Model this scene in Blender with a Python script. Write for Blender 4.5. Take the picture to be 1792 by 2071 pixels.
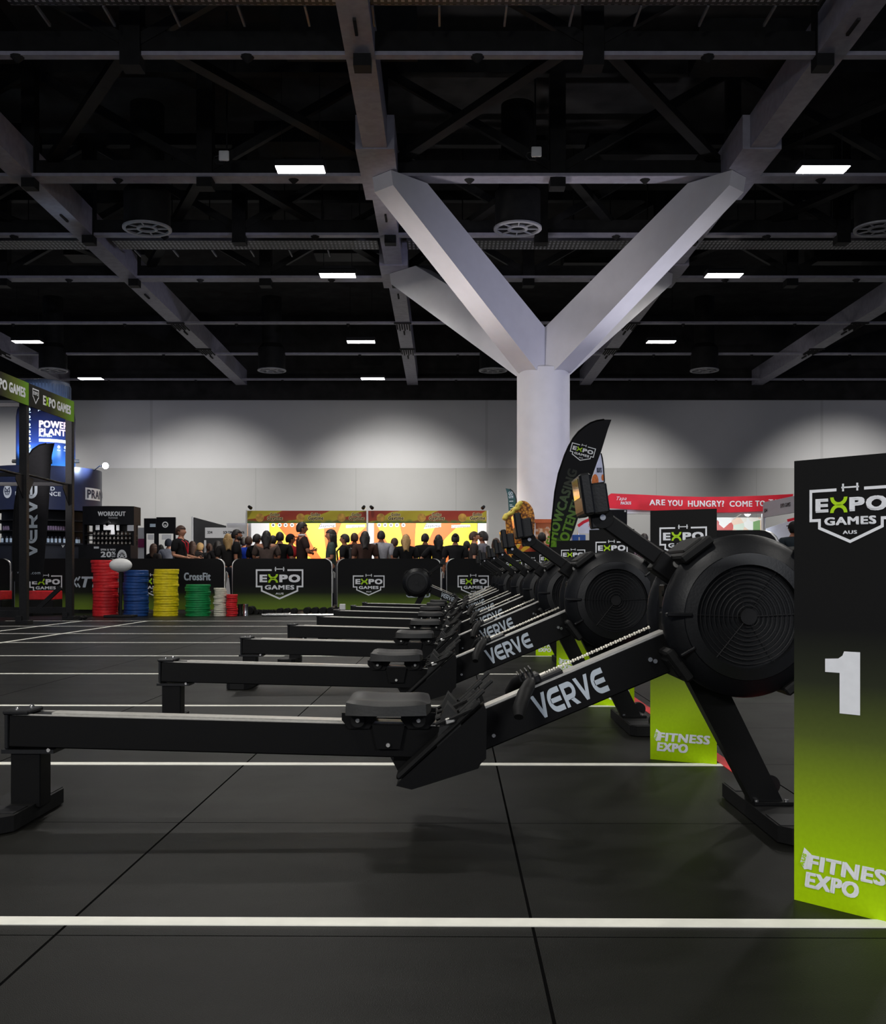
import bpy, bmesh, math, random
from mathutils import Vector, Matrix
random.seed(7)
PI = math.pi
sc = bpy.context.scene
col = sc.collection
for o in list(bpy.data.objects):
    bpy.data.objects.remove(o)

# ------------------------------------------------------------------ camera
F, CX, HZ, H = 2123.0, 896.0, 1164.0, 0.75      # focal length in px, centre column, horizon row, eye height
cam = bpy.data.cameras.new('camera')
cam.sensor_fit = 'AUTO'; cam.sensor_width = 36.0
cam.lens = F / 2071 * 36.0
cam.shift_y = (HZ - 1035.5) / 2071
cam.clip_start = 0.05; cam.clip_end = 300
camo = bpy.data.objects.new('camera', cam); col.objects.link(camo)
camo.location = (0, 0, H); camo.rotation_euler = (PI / 2, 0, 0)
sc.camera = camo
def at(u, v, y):
    return Vector(((u - CX) * y / F, y, H - (v - HZ) * y / F))
def ux(u, y): return (u - CX) * y / F
def vz(v, y): return H - (v - HZ) * y / F

# ------------------------------------------------------------------ world, exposure
w = bpy.data.worlds.new('hall_ambient'); sc.world = w; w.use_nodes = True
bg = w.node_tree.nodes['Background']
bg.inputs[0].default_value = (0.64, 0.72, 1.0, 1); bg.inputs[1].default_value = 0.22
sc.view_settings.view_transform = 'Standard'; sc.view_settings.look = 'None'
sc.view_settings.gamma = 1.0; sc.view_settings.use_curve_mapping = False
sc.view_settings.exposure = 0.0
PANEL_LIGHT = 195.0
WASH_LIGHT = 2900.0
def spot(name, loc, target, power, size=60, blend=.6, color=(1, 1, 1), radius=.1, parent=None):
    l = bpy.data.lights.new(name, 'SPOT'); l.energy = power; l.spot_size = math.radians(size); l.spot_blend = blend
    l.color = color; l.shadow_soft_size = radius
    o = bpy.data.objects.new(name, l); col.objects.link(o)
    d = Vector(target) - Vector(loc)
    o.location = loc; o.rotation_euler = d.to_track_quat('-Z', 'Y').to_euler()
    if parent: o.parent = parent; o.matrix_parent_inverse = parent.matrix_world.inverted()
    return o
def area(name, loc, target, power, sx, sy, color=(1, 1, 1)):
    l = bpy.data.lights.new(name, 'AREA'); l.energy = power; l.shape = 'RECTANGLE'; l.size = sx; l.size_y = sy; l.color = color
    o = bpy.data.objects.new(name, l); col.objects.link(o)
    d = Vector(target) - Vector(loc)
    o.location = loc; o.rotation_euler = d.to_track_quat('-Z', 'Y').to_euler()
    return o
# wall washers up in the ceiling, aimed down at the far wall
for wx in (-21.0, -11.2, -2.3, 7.9, 18.9):
    spot('wall_washer', (wx, 42.0, 9.3), (wx, 50, 2.6), WASH_LIGHT, 72, 1.0, (1, .97, .9), .15)
# unseen fill lights added behind the camera to brighten what faces it
area('front_fill', (-4.5, -7.0, 4.6), (0.5, 4, 0.6), 420, 2.5, .8, (1, .98, .93))
area('front_fill', (4.0, -7.5, 4.6), (1.0, 4, 0.6), 300, 2.5, .8, (.95, .97, 1))
# fill spots added out of view, left and right, to colour the column
spot('fill_spot', (-10.5, 15, 2.4), (2.2, 26, 4.9), 3300, 40, 1.0, (.98, .92, .94), .2)
spot('fill_spot', (13.5, 16, 2.4), (2.6, 26, 5.2), 2600, 42, 1.0, (.66, .68, 1), .2)
spot('soffit_fill', (-1.9, 25.0, 3.0), (.2, 25.0, 8.0), 620, 58, 1.0, (1, .93, .90), .25)  # added fill below the left arms to lighten their soffits
spot('soffit_fill', (7.1, 25.0, 3.0), (5.0, 25.0, 8.0), 620, 58, 1.0, (.93, .91, 1), .25)  # matching added fill below the right arms
spot('fill_spot', (7.5, 18.5, 7.4), (5.8, 26, 2.2), 900, 34, .7, (1, .95, .95), .2)  # added fill spot that brightens the red food banner

# ------------------------------------------------------------------ materials
def S(r, g, b):
    f = lambda c: (c / 255) / 12.92 if c <= 10 else ((c / 255 + .055) / 1.055) ** 2.4
    return (f(r), f(g), f(b), 1.0)
class G:
    def __init__(s, name):
        s.m = bpy.data.materials.new(name); s.m.use_nodes = True
        s.t = s.m.node_tree; s.b = s.t.nodes['Principled BSDF']
    def n(s, typ, **kw):
        x = s.t.nodes.new(typ)
        for k, v in kw.items(): setattr(x, k, v)
        return x
    def l(s, a, b): s.t.links.new(a, b)
    def put(s, sock, v):
        if isinstance(v, (int, float)): sock.default_value = v
        elif isinstance(v, (tuple, list)): sock.default_value = v
        else: s.l(v, sock)
    def math(s, op, a, b=0.0, c=0.0):
        x = s.n('ShaderNodeMath', operation=op); s.put(x.inputs[0], a); s.put(x.inputs[1], b); s.put(x.inputs[2], c); return x.outputs[0]
    def obj(s): return s.n('ShaderNodeTexCoord').outputs['Object']
    def xyz(s, v=None):
        x = s.n('ShaderNodeSeparateXYZ'); s.l(v or s.obj(), x.inputs[0]); return x.outputs
    def ramp(s, f, stops, mode='LINEAR'):
        x = s.n('ShaderNodeValToRGB'); e = x.color_ramp; e.interpolation = mode
        while len(e.elements) < len(stops): e.elements.new(.5)
        for el, (p, c) in zip(e.elements, stops): el.position = p; el.color = c
        s.put(x.inputs[0], f); return x.outputs[0]
    def noise(s, scale, detail=3, rough=.5, vec=None):
        x = s.n('ShaderNodeTexNoise'); s.l(vec or s.obj(), x.inputs['Vector'])
        x.inputs['Scale'].default_value = scale; x.inputs['Detail'].default_value = detail; x.inputs['Roughness'].default_value = rough
        return x.outputs[0]
    def mix(s, f, a, b, mode='MIX'):
        x = s.n('ShaderNodeMix', data_type='RGBA', blend_type=mode); s.put(x.inputs[0], f); s.put(x.inputs[6], a); s.put(x.inputs[7], b); return x.outputs[2]
    def bump(s, h, dist=.01, strength=.5):
        x = s.n('ShaderNodeBump'); x.inputs['Strength'].default_value = strength; x.inputs['Distance'].default_value = dist
        s.l(h, x.inputs['Height']); s.l(x.outputs[0], s.b.inputs['Normal'])
    def set(s, colr=None, rough=.5, metal=0.0, spec=None):
        if colr is not None: s.put(s.b.inputs['Base Color'], colr)
        s.put(s.b.inputs['Roughness'], rough); s.put(s.b.inputs['Metallic'], metal)
        if spec is not None: s.b.inputs['Specular IOR Level'].default_value = spec
        return s.m
def mat(name, c, rough=.5, metal=0.0, var=.10, scale=40, bump=0, spec=None):
    g = G(name)
    nz = g.noise(scale, 3)
    k = g.ramp(nz, [(.3, (1 - var, 1 - var, 1 - var, 1)), (.7, (1 + var, 1 + var, 1 + var, 1))])
    cc = g.mix(1.0, c, k, 'MULTIPLY')
    if bump: g.bump(nz, bump)
    return g.set(cc, rough, metal, spec)
def emit(name, c, s):
    g = G(name); g.b.inputs['Emission Color'].default_value = c; g.b.inputs['Emission Strength'].default_value = s
    return g.set(c, .5)

M = {}
M['steel_black'] = mat('black_powder_coat', (.0028, .0028, .003, 1), .42, 0, .15, 200, 0, .14)
M['steel_dark'] = mat('dark_painted_steel', (.008, .008, .009, 1), .5, 0, .2, 30, 0, .25)
M['plastic'] = mat('black_plastic', (.0042, .0046, .0056, 1), .40, 0, .2, 150, .0006, .30)
M['rubber'] = mat('black_rubber', (.005, .005, .005, 1), .6, 0, .2, 120, 0, .2)
M['seat'] = mat('seat_foam', (.0095, .0095, .009, 1), .48, 0, .2, 120, .0006, .35)
M['chrome'] = mat('chrome', (.62, .62, .62, 1), .22, 1, .1, 20)
M['alu'] = mat('brushed_aluminium', (.56, .55, .52, 1), .38, .9, .1, 60)
M['chain'] = mat('bright_chain', (.80, .76, .66, 1), .4, .2, .1, 80)
M['rail_steel'] = mat('stainless_rail', (.62, .60, .55, 1), .34, .8, .08, 80)
M['white_print'] = mat('white_print', S(236, 238, 242), .6, 0, .03)
M['grey_print'] = mat('grey_print', S(176, 186, 196), .6, 0, .03)
M['lime_print'] = mat('lime_print', S(176, 222, 8), .6, 0, .03)
M['red_tape'] = mat('red_tape', S(215, 50, 55), .55, 0, .08, 20)
M['white_tape'] = mat('white_tape', S(226, 225, 214), .55, 0, .06, 15)
M['white_paint'] = mat('white_paint', (.72, .72, .73, 1), .6, 0, .03, 5)
M['white_plastic'] = mat('white_plastic', (.75, .75, .74, 1), .4, 0, .04, 10)
M['beam'] = mat('grey_beam_paint', (.31, .30, .36, 1), .55, 0, .12, 6)
M['truss'] = mat('dark_truss_paint', (.012, .012, .012, 1), .6, 0, .25, 4, 0, .15)
M['roof'] = mat('black_roof_deck', (.030, .029, .029, 1), .9, 0, .3, 1.5, 0, .1)
M['vent'] = mat('grey_vent_metal', (.34, .34, .36, 1), .5, .1, .1, 10)
M['lamp'] = emit('lamp_diffuser', (1.0, .97, .92, 1), 40.0)
M['spot_face'] = emit('spot_lens', (.90, .96, 1.0, 1), 60)
M['tray'] = mat('galvanised_tray', (.16, .155, .165, 1), .45, .3, .15, 12)
M['navy'] = mat('navy_paint', S(38, 44, 72), .35, 0, .08, 6)
M['black_board'] = mat('black_board', (.006, .0064, .009, 1), .6, 0, .15, 10, 0, .2)
M['skin'] = mat('skin', S(196, 140, 112), .55, 0, .06, 30)
M['skin_tan'] = mat('tan_skin', S(160, 106, 80), .55, 0, .06, 30)
M['hair_dark'] = mat('dark_hair', (.012, .009, .008, 1), .6, 0, .3, 60)
M['hair_brown'] = mat('brown_hair', S(70, 46, 34), .6, 0, .3, 60)
M['hair_blond'] = mat('blond_hair', S(176, 142, 92), .6, 0, .3, 60)

# floor: rubber tiles one metre square, joints slightly turned against the hall
TH = math.radians(-0.6)
g = G('rubber_floor_tiles')
o3 = g.xyz()
ct, st = math.cos(-TH), math.sin(-TH)
fx = g.math('SUBTRACT', g.math('MULTIPLY', o3[0], ct), g.math('MULTIPLY', o3[1], st))
fy = g.math('ADD', g.math('MULTIPLY', o3[0], st), g.math('MULTIPLY', o3[1], ct))
def joint(v, off, w):
    d = g.math('ABSOLUTE', g.math('SUBTRACT', g.math('FRACT', g.math('ADD', v, off)), .5))
    return g.math('LESS_THAN', d, w)
jx = joint(fx, .5 - .168 + 10, .0034); jy = joint(fy, .5 - .18, .0022)
jj = g.math('MAXIMUM', jx, jy)
sp = g.noise(420, 2, .6); big = g.noise(1.3, 4, .6); mp = g.n('ShaderNodeMapping'); g.l(g.obj(), mp.inputs[0]); mp.inputs['Scale'].default_value = (.5, 3.0, 1); mid = g.noise(3.0, 5, .65, mp.outputs[0])
base = g.ramp(sp, [(.35, (.0046, .0046, .0037, 1)), (.6, (.0074, .0074, .0061, 1)), (.72, (.019, .019, .016, 1))])
base = g.mix(1.0, base, g.ramp(big, [(.3, (.82, .82, .82, 1)), (.7, (1.18, 1.18, 1.18, 1))]), 'MULTIPLY')
base = g.mix(1.0, base, g.ramp(mid, [(.32, (.74, .74, .74, 1)), (.70, (1.25, 1.25, 1.25, 1))]), 'MULTIPLY')
base = g.mix(jj, base, (.0036, .0036, .0036, 1))
g.l(g.math('MULTIPLY', g.math('SUBTRACT', 1.0, jj), .15), g.b.inputs['Specular IOR Level'])
g.bump(sp, .002, .5)
M['floor'] = g.set(base, g.ramp(big, [(.2, (.36,) * 3 + (1,)), (.8, (.52,) * 3 + (1,))]), 0)

# far wall, paler above and greyer below, with panel seams
def wallmat(name, c, per):
    g = G(name); o = g.xyz()
    d = g.math('ABSOLUTE', g.math('SUBTRACT', g.math('FRACT', g.math('ADD', g.math('DIVIDE', o[0], per), 40.37)), .5))
    s = g.math('LESS_THAN', d, .004)
    nz = g.noise(.6, 3)
    cc = g.mix(1.0, c, g.ramp(nz, [(.3, (.97,) * 3 + (1,)), (.7, (1.03,) * 3 + (1,))]), 'MULTIPLY')
    return g.set(g.mix(s, cc, tuple(x * .86 for x in c[:3]) + (1,)), .75)
M['wall_upper'] = wallmat('pale_wall', (.60, .60, .62, 1), 16.0)
M['wall_lower'] = wallmat('grey_wall', (.46, .46, .465, 1), 4.78)

def vgrad(name, stops, axis=2, z0=0.0, z1=1.0, rough=.6):
    g = G(name); o = g.xyz()
    f = g.math('DIVIDE', g.math('SUBTRACT', o[axis], z0), z1 - z0)
    nz = g.noise(90, 2)
    c = g.mix(1.0, g.ramp(f, stops), g.ramp(nz, [(.3, (.96,) * 3 + (1,)), (.7, (1.04,) * 3 + (1,))]), 'MULTIPLY')
    return g.set(c, rough, 0, .15)
BLK = (.0075, .0075, .0075, 1)
M['sign'] = vgrad('black_to_lime_board', [(0, S(174, 214, 0)), (.10, S(164, 204, 6)), (.24, S(136, 162, 28)), (.38, S(84, 96, 40)), (.50, S(44, 48, 34)), (.62, BLK)], 2, 0, 1.015)
M['banner'] = vgrad('black_to_green_banner', [(0, S(112, 138, 44)), (.14, S(96, 118, 44)), (.34, (.012, .014, .009, 1)), (.5, (.0055, .0055, .006, 1))], 2, 0.06, 1.09)
M['flag_dark'] = vgrad('black_to_green_flag', [(0, S(110, 160, 30)), (.04, S(96, 150, 40)), (.10, (.014, .020, .014, 1)), (.4, (.008, .008, .010, 1))], 2, 1.2, 3.8)
M['flag_text'] = vgrad('lime_to_grey_print', [(0, S(116, 166, 34)), (.2, S(98, 138, 56)), (.36, S(84, 102, 74)), (.48, S(66, 70, 62)), (.60, S(46, 48, 46))], 2, 1.2, 3.8)
M['flag_black'] = mat('black_flag_cloth', (.006, .006, .0075, 1), .7, 0, .2, 20, 0, .15)
M['rig_board'] = vgrad('black_to_lime_rig_board', [(0, BLK), (.45, S(40, 38, 24)), (.75, S(92, 104, 34)), (.95, S(104, 150, 30))], 1, 0, 1.7)

# ------------------------------------------------------------------ mesh helpers
def place(o, parent=None):
    col.objects.link(o)
    if parent is not None: o.parent = parent
    return o
class MB:
    def __init__(s): s.bm = bmesh.new()
    def box(s, c, d, rot=None, bev=0.0, seg=1):
        b = bmesh.new()
        bmesh.ops.create_cube(b, size=1.0)
        for v in b.verts: v.co = Vector((v.co.x * d[0], v.co.y * d[1], v.co.z * d[2]))
        if bev: bmesh.ops.bevel(b, geom=list(b.edges), offset=bev, segments=seg, affect='EDGES', profile=.5)
        R = rot.to_4x4() if rot is not None else Matrix()
        s.merge(b, Matrix.Translation(c) @ R); return s
    def merge(s, b, Mx=None):
        mp = {}
        for v in b.verts: mp[v] = s.bm.verts.new((Mx @ v.co) if Mx is not None else v.co)
        for f in b.faces:
            try: s.bm.faces.new([mp[v] for v in f.verts])
            except ValueError: pass
        b.free()
    def raw(s, vs, fs, Mx=None):
        q = [s.bm.verts.new((Mx @ Vector(v)) if Mx is not None else v) for v in vs]
        for f in fs:
            try: s.bm.faces.new([q[i] for i in f])
            except ValueError: pass
        return s
    def cyl(s, p0, p1, r0, r1=None, n=20):
        r1 = r0 if r1 is None else r1
        p0, p1 = Vector(p0), Vector(p1); d = (p1 - p0).normalized()
        a = d.orthogonal().normalized(); b = d.cross(a)
        vs = []; fs = []
        for p, r in ((p0, r0), (p1, r1)):
            for i in range(n):
                t = 2 * PI * i / n; vs.append(p + (a * math.cos(t) + b * math.sin(t)) * r)
        for i in range(n):
            j = (i + 1) % n; fs.append((i, j, n + j, n + i))
        fs.append(tuple(range(n))[::-1]); fs.append(tuple(range(n, 2 * n)))
        return s.raw(vs, fs)
    def tube(s, pts, r, n=8, closed=False):
        pts = [Vector(p) for p in pts]; m = len(pts); vs = []; fs = []
        up = None
        for i, p in enumerate(pts):
            if closed: d = pts[(i + 1) % m] - pts[i - 1]
            else: d = pts[min(i + 1, m - 1)] - pts[max(i - 1, 0)]
            d.normalize()
            if up is None: up = d.orthogonal().normalized()
            up = (up - d * up.dot(d)).normalized(); b = d.cross(up)
            rr = r[i] if isinstance(r, (list, tuple)) else r
            for k in range(n):
                t = 2 * PI * k / n; vs.append(p + (up * math.cos(t) + b * math.sin(t)) * rr)
        for i in range(m if closed else m - 1):
            a0, b0 = i * n, ((i + 1) % m) * n
            for k in range(n):
                j = (k + 1) % n; fs.append((a0 + k, a0 + j, b0 + j, b0 + k))
        if not closed:
            fs.append(tuple(range(n))[::-1]); fs.append(tuple(range((m - 1) * n, m * n)))
        return s.raw(vs, fs)
    def lathe(s, prof, o=(0, 0, 0), axis='Z', n=48, close=False):
        vs = []; fs = []; m = len(prof)
        for r, h in prof:
            for i in range(n):
                t = 2 * PI * i / n; c, q = r * math.cos(t), r * math.sin(t)
                p = {'Z': (c, q, h), 'Y': (c, h, q), 'X': (h, c, q)}[axis]
                vs.append(Vector(p) + Vector(o))
        for k in range(m - 1 if not close else m):
            k2 = (k + 1) % m
            for i in range(n):
                j = (i + 1) % n; fs.append((k * n + i, k * n + j, k2 * n + j, k2 * n + i))
        if not close:
            if prof[0][0] > 1e-5: fs.append(tuple(range(n))[::-1])
            if prof[-1][0] > 1e-5: fs.append(tuple(range((m - 1) * n, m * n)))
        return s.raw(vs, fs)
    def prism(s, poly, h, Mx=None):
        n = len(poly)
        vs = [(x, y, 0) for x, y in poly] + [(x, y, h) for x, y in poly]
        fs = [tuple(range(n))[::-1], tuple(range(n, 2 * n))] + [(i, (i + 1) % n, n + (i + 1) % n, n + i) for i in range(n)]
        return s.raw(vs, fs, Mx)
    def flat(s, poly, Mx=None):
        return s.raw([(x, y, 0) for x, y in poly], [tuple(range(len(poly)))], Mx)
    def stroke(s, pts, w, Mx=None, closed=False):
        P = [Vector((x, y)) for x, y in pts]; n = len(P); L = []; R = []
        for i in range(n):
            a = P[i - 1] if (i > 0 or closed) else None
            b = P[(i + 1) % n] if (i < n - 1 or closed) else None
            d1 = (P[i] - a).normalized() if a is not None else None
            d2 = (b - P[i]).normalized() if b is not None else None
            if d1 is None: d1 = d2
            if d2 is None: d2 = d1
            n1 = Vector((-d1.y, d1.x)); n2 = Vector((-d2.y, d2.x))
            m = (n1 + n2); m = m.normalized() if m.length > 1e-6 else n1
            k = w / 2 / max(.3, m.dot(n1)); L.append(P[i] + m * k); R.append(P[i] - m * k)
        vs = [(p.x, p.y, 0) for p in L] + [(p.x, p.y, 0) for p in R]
        fs = [(i, n + i, n + (i + 1) % n, (i + 1) % n) for i in range(n if closed else n - 1)]
        return s.raw(vs, fs, Mx)
    def disc(s, c, r, Mx=None, n=24, r2=None):
        r2 = r if r2 is None else r2
        return s.flat([(c[0] + r * math.cos(2 * PI * i / n), c[1] + r2 * math.sin(2 * PI * i / n)) for i in range(n)], Mx)
    def sphere(s, c, r, n=16, m=10, Mx=None):
        r = (r, r, r) if isinstance(r, (int, float)) else r
        vs = []; fs = []
        for j in range(m + 1):
            p = PI * j / m
            for i in range(n):
                t = 2 * PI * i / n
                vs.append((c[0] + r[0] * math.sin(p) * math.cos(t), c[1] + r[1] * math.sin(p) * math.sin(t), c[2] + r[2] * math.cos(p)))
        for j in range(m):
            for i in range(n):
                k = (i + 1) % n; fs.append((j * n + i, (j + 1) * n + i, (j + 1) * n + k, j * n + k))
        return s.raw(vs, fs, Mx)
    def obj(s, name, m, parent=None, smooth=35, fix=True):
        me = bpy.data.meshes.new(name)
        bmesh.ops.remove_doubles(s.bm, verts=list(s.bm.verts), dist=1e-6)
        if fix: bmesh.ops.recalc_face_normals(s.bm, faces=list(s.bm.faces))
        s.bm.to_mesh(me); s.bm.free()
        if smooth:
            me.polygons.foreach_set('use_smooth', [True] * len(me.polygons))
            me.set_sharp_from_angle(angle=math.radians(smooth))
        me.materials.append(m)
        return place(bpy.data.objects.new(name, me), parent)
def tag(o, label, cat, group=None, kind=None):
    o['label'] = label
    if cat: o['category'] = cat
    if group: o['group'] = group
    if kind: o['kind'] = kind
    return o
def thing(name, label, cat, loc=(0, 0, 0), rz=0.0, group=None, kind=None):
    o = bpy.data.objects.new(name, None); col.objects.link(o); o.empty_display_size = .2
    o.location = loc; o.rotation_euler = (0, 0, rz)
    return tag(o, label, cat, group, kind)
def kids(o): return [c for c in bpy.data.objects if c.parent == o]
def dup(o, loc=None, rz=None, label=None, parent=None, tree=None):
    tree = tree if tree is not None else {}
    c = o.copy(); col.objects.link(c)
    if parent is not None: c.parent = parent
    if loc is not None: c.location = loc
    if rz is not None: c.rotation_euler = (0, 0, rz)
    if label: c['label'] = label
    for ch in kids(o): dup(ch, parent=c)
    return c
def struct(o, label=None):
    o['kind'] = 'structure'
    if label: o['label'] = label
    return o
def frame(o, right, up, off=0.0):
    r = Vector(right).normalized(); u = Vector(up).normalized(); n = r.cross(u)
    p = Vector(o) + n * off
    return Matrix(((r.x, u.x, n.x, p.x), (r.y, u.y, n.y, p.y), (r.z, u.z, n.z, p.z), (0, 0, 0, 1)))
RX90 = Matrix.Rotation(PI / 2, 4, 'X')
def RY(a): return Matrix.Rotation(a, 3, 'Y')
def RZ(a): return Matrix.Rotation(a, 3, 'Z')
ORD = ['topmost', 'second from the top', 'third from the top', 'fourth from the top', 'fifth from the top', 'sixth from the top', 'seventh from the top', 'eighth from the top',
       'ninth from the top', 'tenth from the top', 'eleventh from the top', 'twelfth from the top', 'thirteenth from the top', 'fourteenth from the top', 'fifteenth from the top',
       'sixteenth from the top', 'seventeenth from the top', 'eighteenth from the top', 'nineteenth from the top', 'twentieth from the top']
NTH = ['first', 'second', 'third', 'fourth', 'fifth', 'sixth', 'seventh', 'eighth', 'ninth', 'tenth', 'eleventh', 'twelfth', 'thirteenth', 'fourteenth', 'fifteenth', 'sixteenth']

# ------------------------------------------------------------------ lettering
_tc = {}
def glyphs(body, bold, shear):
    k = (body, bold, shear)
    if k not in _tc:
        c = bpy.data.curves.new('lettering', 'FONT'); c.body = body; c.offset = bold; c.shear = shear; c.resolution_u = 3
        c.space_character = 1.10
        o = bpy.data.objects.new('lettering', c); col.objects.link(o)
        dg = bpy.context.evaluated_depsgraph_get(); dg.update()
        me = bpy.data.meshes.new_from_object(o.evaluated_get(dg))
        vs = [v.co.copy() for v in me.vertices]; fs = [tuple(p.vertices) for p in me.polygons]
        bpy.data.objects.remove(o); bpy.data.curves.remove(c); bpy.data.meshes.remove(me)
        x0 = min(v.x for v in vs); x1 = max(v.x for v in vs); y0 = min(v.y for v in vs); y1 = max(v.y for v in vs)
        _tc[k] = ([((v.x - x0) / (x1 - x0), (v.y - y0) / (y1 - y0)) for v in vs], fs)
    return _tc[k]
def word(mb, body, x0, x1, y0, y1, Mx=None, bold=.04, shear=0.0, warp=None):
    """the word, filling exactly the box x0..x1, y0..y1 of the frame Mx"""
    vs, fs = glyphs(body, 0.0, shear)
    d = min(bold * 1.25 * (y1 - y0), .12 * (x1 - x0)); e = d * .62
    for oz, (ox, oy) in enumerate(((0, 0), (-1, -1), (1, -1), (1, 1), (-1, 1)) if bold > .012 else ((0, 0),)):
        out = []
        for x, y in vs:
            p = (x0 + d + ox * d + (x1 - x0 - 2 * d) * x, y0 + e + oy * e + (y1 - y0 - 2 * e) * y, oz * .0005)
            out.append(warp(p) if warp else p)
        mb.raw(out, fs, Mx)
    return mb
def ring_part(mb, c, r0, r1, a0, a1, Mx, n=12, sy=1.0):
    vs = []; fs = []
    for i in range(n + 1):
        t = math.radians(a0 + (a1 - a0) * i / n)
        for r in (r0, r1): vs.append((c[0] + r * math.cos(t), c[1] + r * math.sin(t) * sy, 0))
    for i in range(n): fs.append((2 * i, 2 * i + 1, 2 * i + 3, 2 * i + 2))
    return mb.raw(vs, fs, Mx)
def shield(parent, Mx, width, mw='white_print', ml='lime_print'):
    """the EXPO GAMES AUS badge: open shield outline, dumbbell in the gap, lettering, lime X"""
    T = Mx @ Matrix.Diagonal((width, width, 1, 1))
    b = MB(); t = .034
    b.stroke([(-.165, 0), (-.483, 0), (-.483, -.345), (-.375, -.345), (-.375, -.436), (0, -.60), (.375, -.436), (.375, -.345), (.483, -.345), (.483, 0), (.165, 0)], t, T)
    b.stroke([(-.105, .022), (.105, .022)], .018, T)
    for s in (-1, 1): b.stroke([(s * .085, -.022), (s * .085, .066)], .022, T)
    word(b, 'E', -.42, -.26, -.255, -.095, T, .07); word(b, 'P', -.005, .175, -.255, -.095, T, .075); word(b, 'O', .19, .435, -.259, -.091, T, .07)
    word(b, 'GAMES', -.31, .31, -.41, -.315, T, .06); word(b, 'AUS', -.085, .085, -.515, -.474, T, .05)
    lg = b.obj('badge', M[mw], parent, 0, False)
    x = MB()
    ring_part(x, (-.137, -.085), .062, .105, 180, 360, T, 14, .95); ring_part(x, (-.137, -.265), .062, .105, 0, 180, T, 14, .95)
    x.obj('badge_letter', M[ml], lg, 0, False)
    return lg
def verve(mb, Mx, L, Hh):
    """VERVE in wide heavy capitals whose E is a rounded bracket with a bar"""
    T = Mx @ Matrix.Diagonal((L / 5.12, Hh, 1, 1))
    def V(x): mb.flat([(x, 1), (x + .24, 1), (x + .5, .34), (x + .76, 1), (x + 1, 1), (x + .6, 0), (x + .4, 0)], T)
    def E(x):
        ring_part(mb, (x + .46, .5), .27, .5, 90, 270, T, 14, 1.0)
        mb.flat([(x + .46, .77), (x + .92, .77), (x + .92, 1), (x + .46, 1)], T); mb.flat([(x + .46, 0), (x + .92, 0), (x + .92, .23), (x + .46, .23)], T)
        mb.flat([(x + .15, .40), (x + .88, .40), (x + .88, .60), (x + .15, .60)], T)
    def R(x):
        mb.flat([(x, 0), (x + .22, 0), (x + .22, .78), (x + .22, 1), (x, 1)], T); mb.flat([(x + .22, .78), (x + .55, .78), (x + .55, 1), (x + .22, 1)], T)
        mb.flat([(x + .22, .28), (x + .55, .28), (x + .55, .50), (x + .22, .50)], T); ring_part(mb, (x + .55, .64), .14, .36, -90, 90, T, 10, 1.0)
        mb.flat([(x + .38, .30), (x + .66, .30), (x + .95, 0), (x + .66, 0)], T)
    V(0); E(1.04); R(2.08); V(3.06); E(4.18)

# ================================================================== THE HALL
b = MB(); b.raw([(-42, -8, 0), (42, -8, 0), (42, 51, 0), (-42, 51, 0), (-42, -8, -.1), (42, -8, -.1), (42, 51, -.1), (-42, 51, -.1)],
                [(0, 1, 2, 3), (7, 6, 5, 4), (0, 4, 5, 1), (1, 5, 6, 2), (2, 6, 7, 3), (3, 7, 4, 0)])
struct(b.obj('floor', M['floor'], None, 0), 'dark speckled rubber tile floor of the hall')
wf = MB().box((0, 50.3, 2.94), (84, .4, 5.88)).obj('wall_far', M['wall_lower'], None, 0)
struct(wf, 'pale grey far wall of the hall, paler above a ledge')
MB().box((0, 50.355, 7.50), (84, .51, 3.24)).obj('upper_panelling', M['wall_upper'], wf, 0)
MB().box((0, 50.1, 11.4), (84, .8, 4.56)).obj('black_bulkhead', M['roof'], wf, 0)
struct(MB().box((0, 21.5, 13.2), (84, 60, .3)).obj('ceiling', M['roof'], None, 0), 'black roof deck high above the hall')

ZB = 9.76
BX = [(-17.9, 'far left'), (-9.53, 'left'), (-1.435, 'middle'), (6.72, 'right'), (14.86, 'far right')]
for x, nm in BX:
    bm = MB().box((x, 29.1, ZB + .35), (.51, 41.1, .7))
    o = struct(bm.obj('ceiling_beam', M['beam'], None, 0), f'long grey ceiling beam running away from the camera, the {nm} one')
    if nm in ('middle', 'right'):
        MB().box((x, 23.6, ZB + .33), (.82, 3.0, .72)).obj('beam_node', M['beam'], o, 0)
        MB().box((x, 31.6, ZB + .33), (.82, 2.4, .72)).obj('beam_node', M['beam'], o, 0)
    for yy in (17.2, 26.4, 33.8, 38.9, 43.2):
        l = MB(); l.box((x, yy, ZB - .02), (.05, .5, .05))
        if yy > 38:
            for k in range(6): l.box((x - .22 + .088 * k, yy - .9, ZB - .015), (.04, 1.1 if k % 2 else .7, .03))
            l.box((x, yy - 1.5, ZB - .02), (.62, .12, .04))
        l.obj('lug', M['roof'], o, 0)
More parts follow.
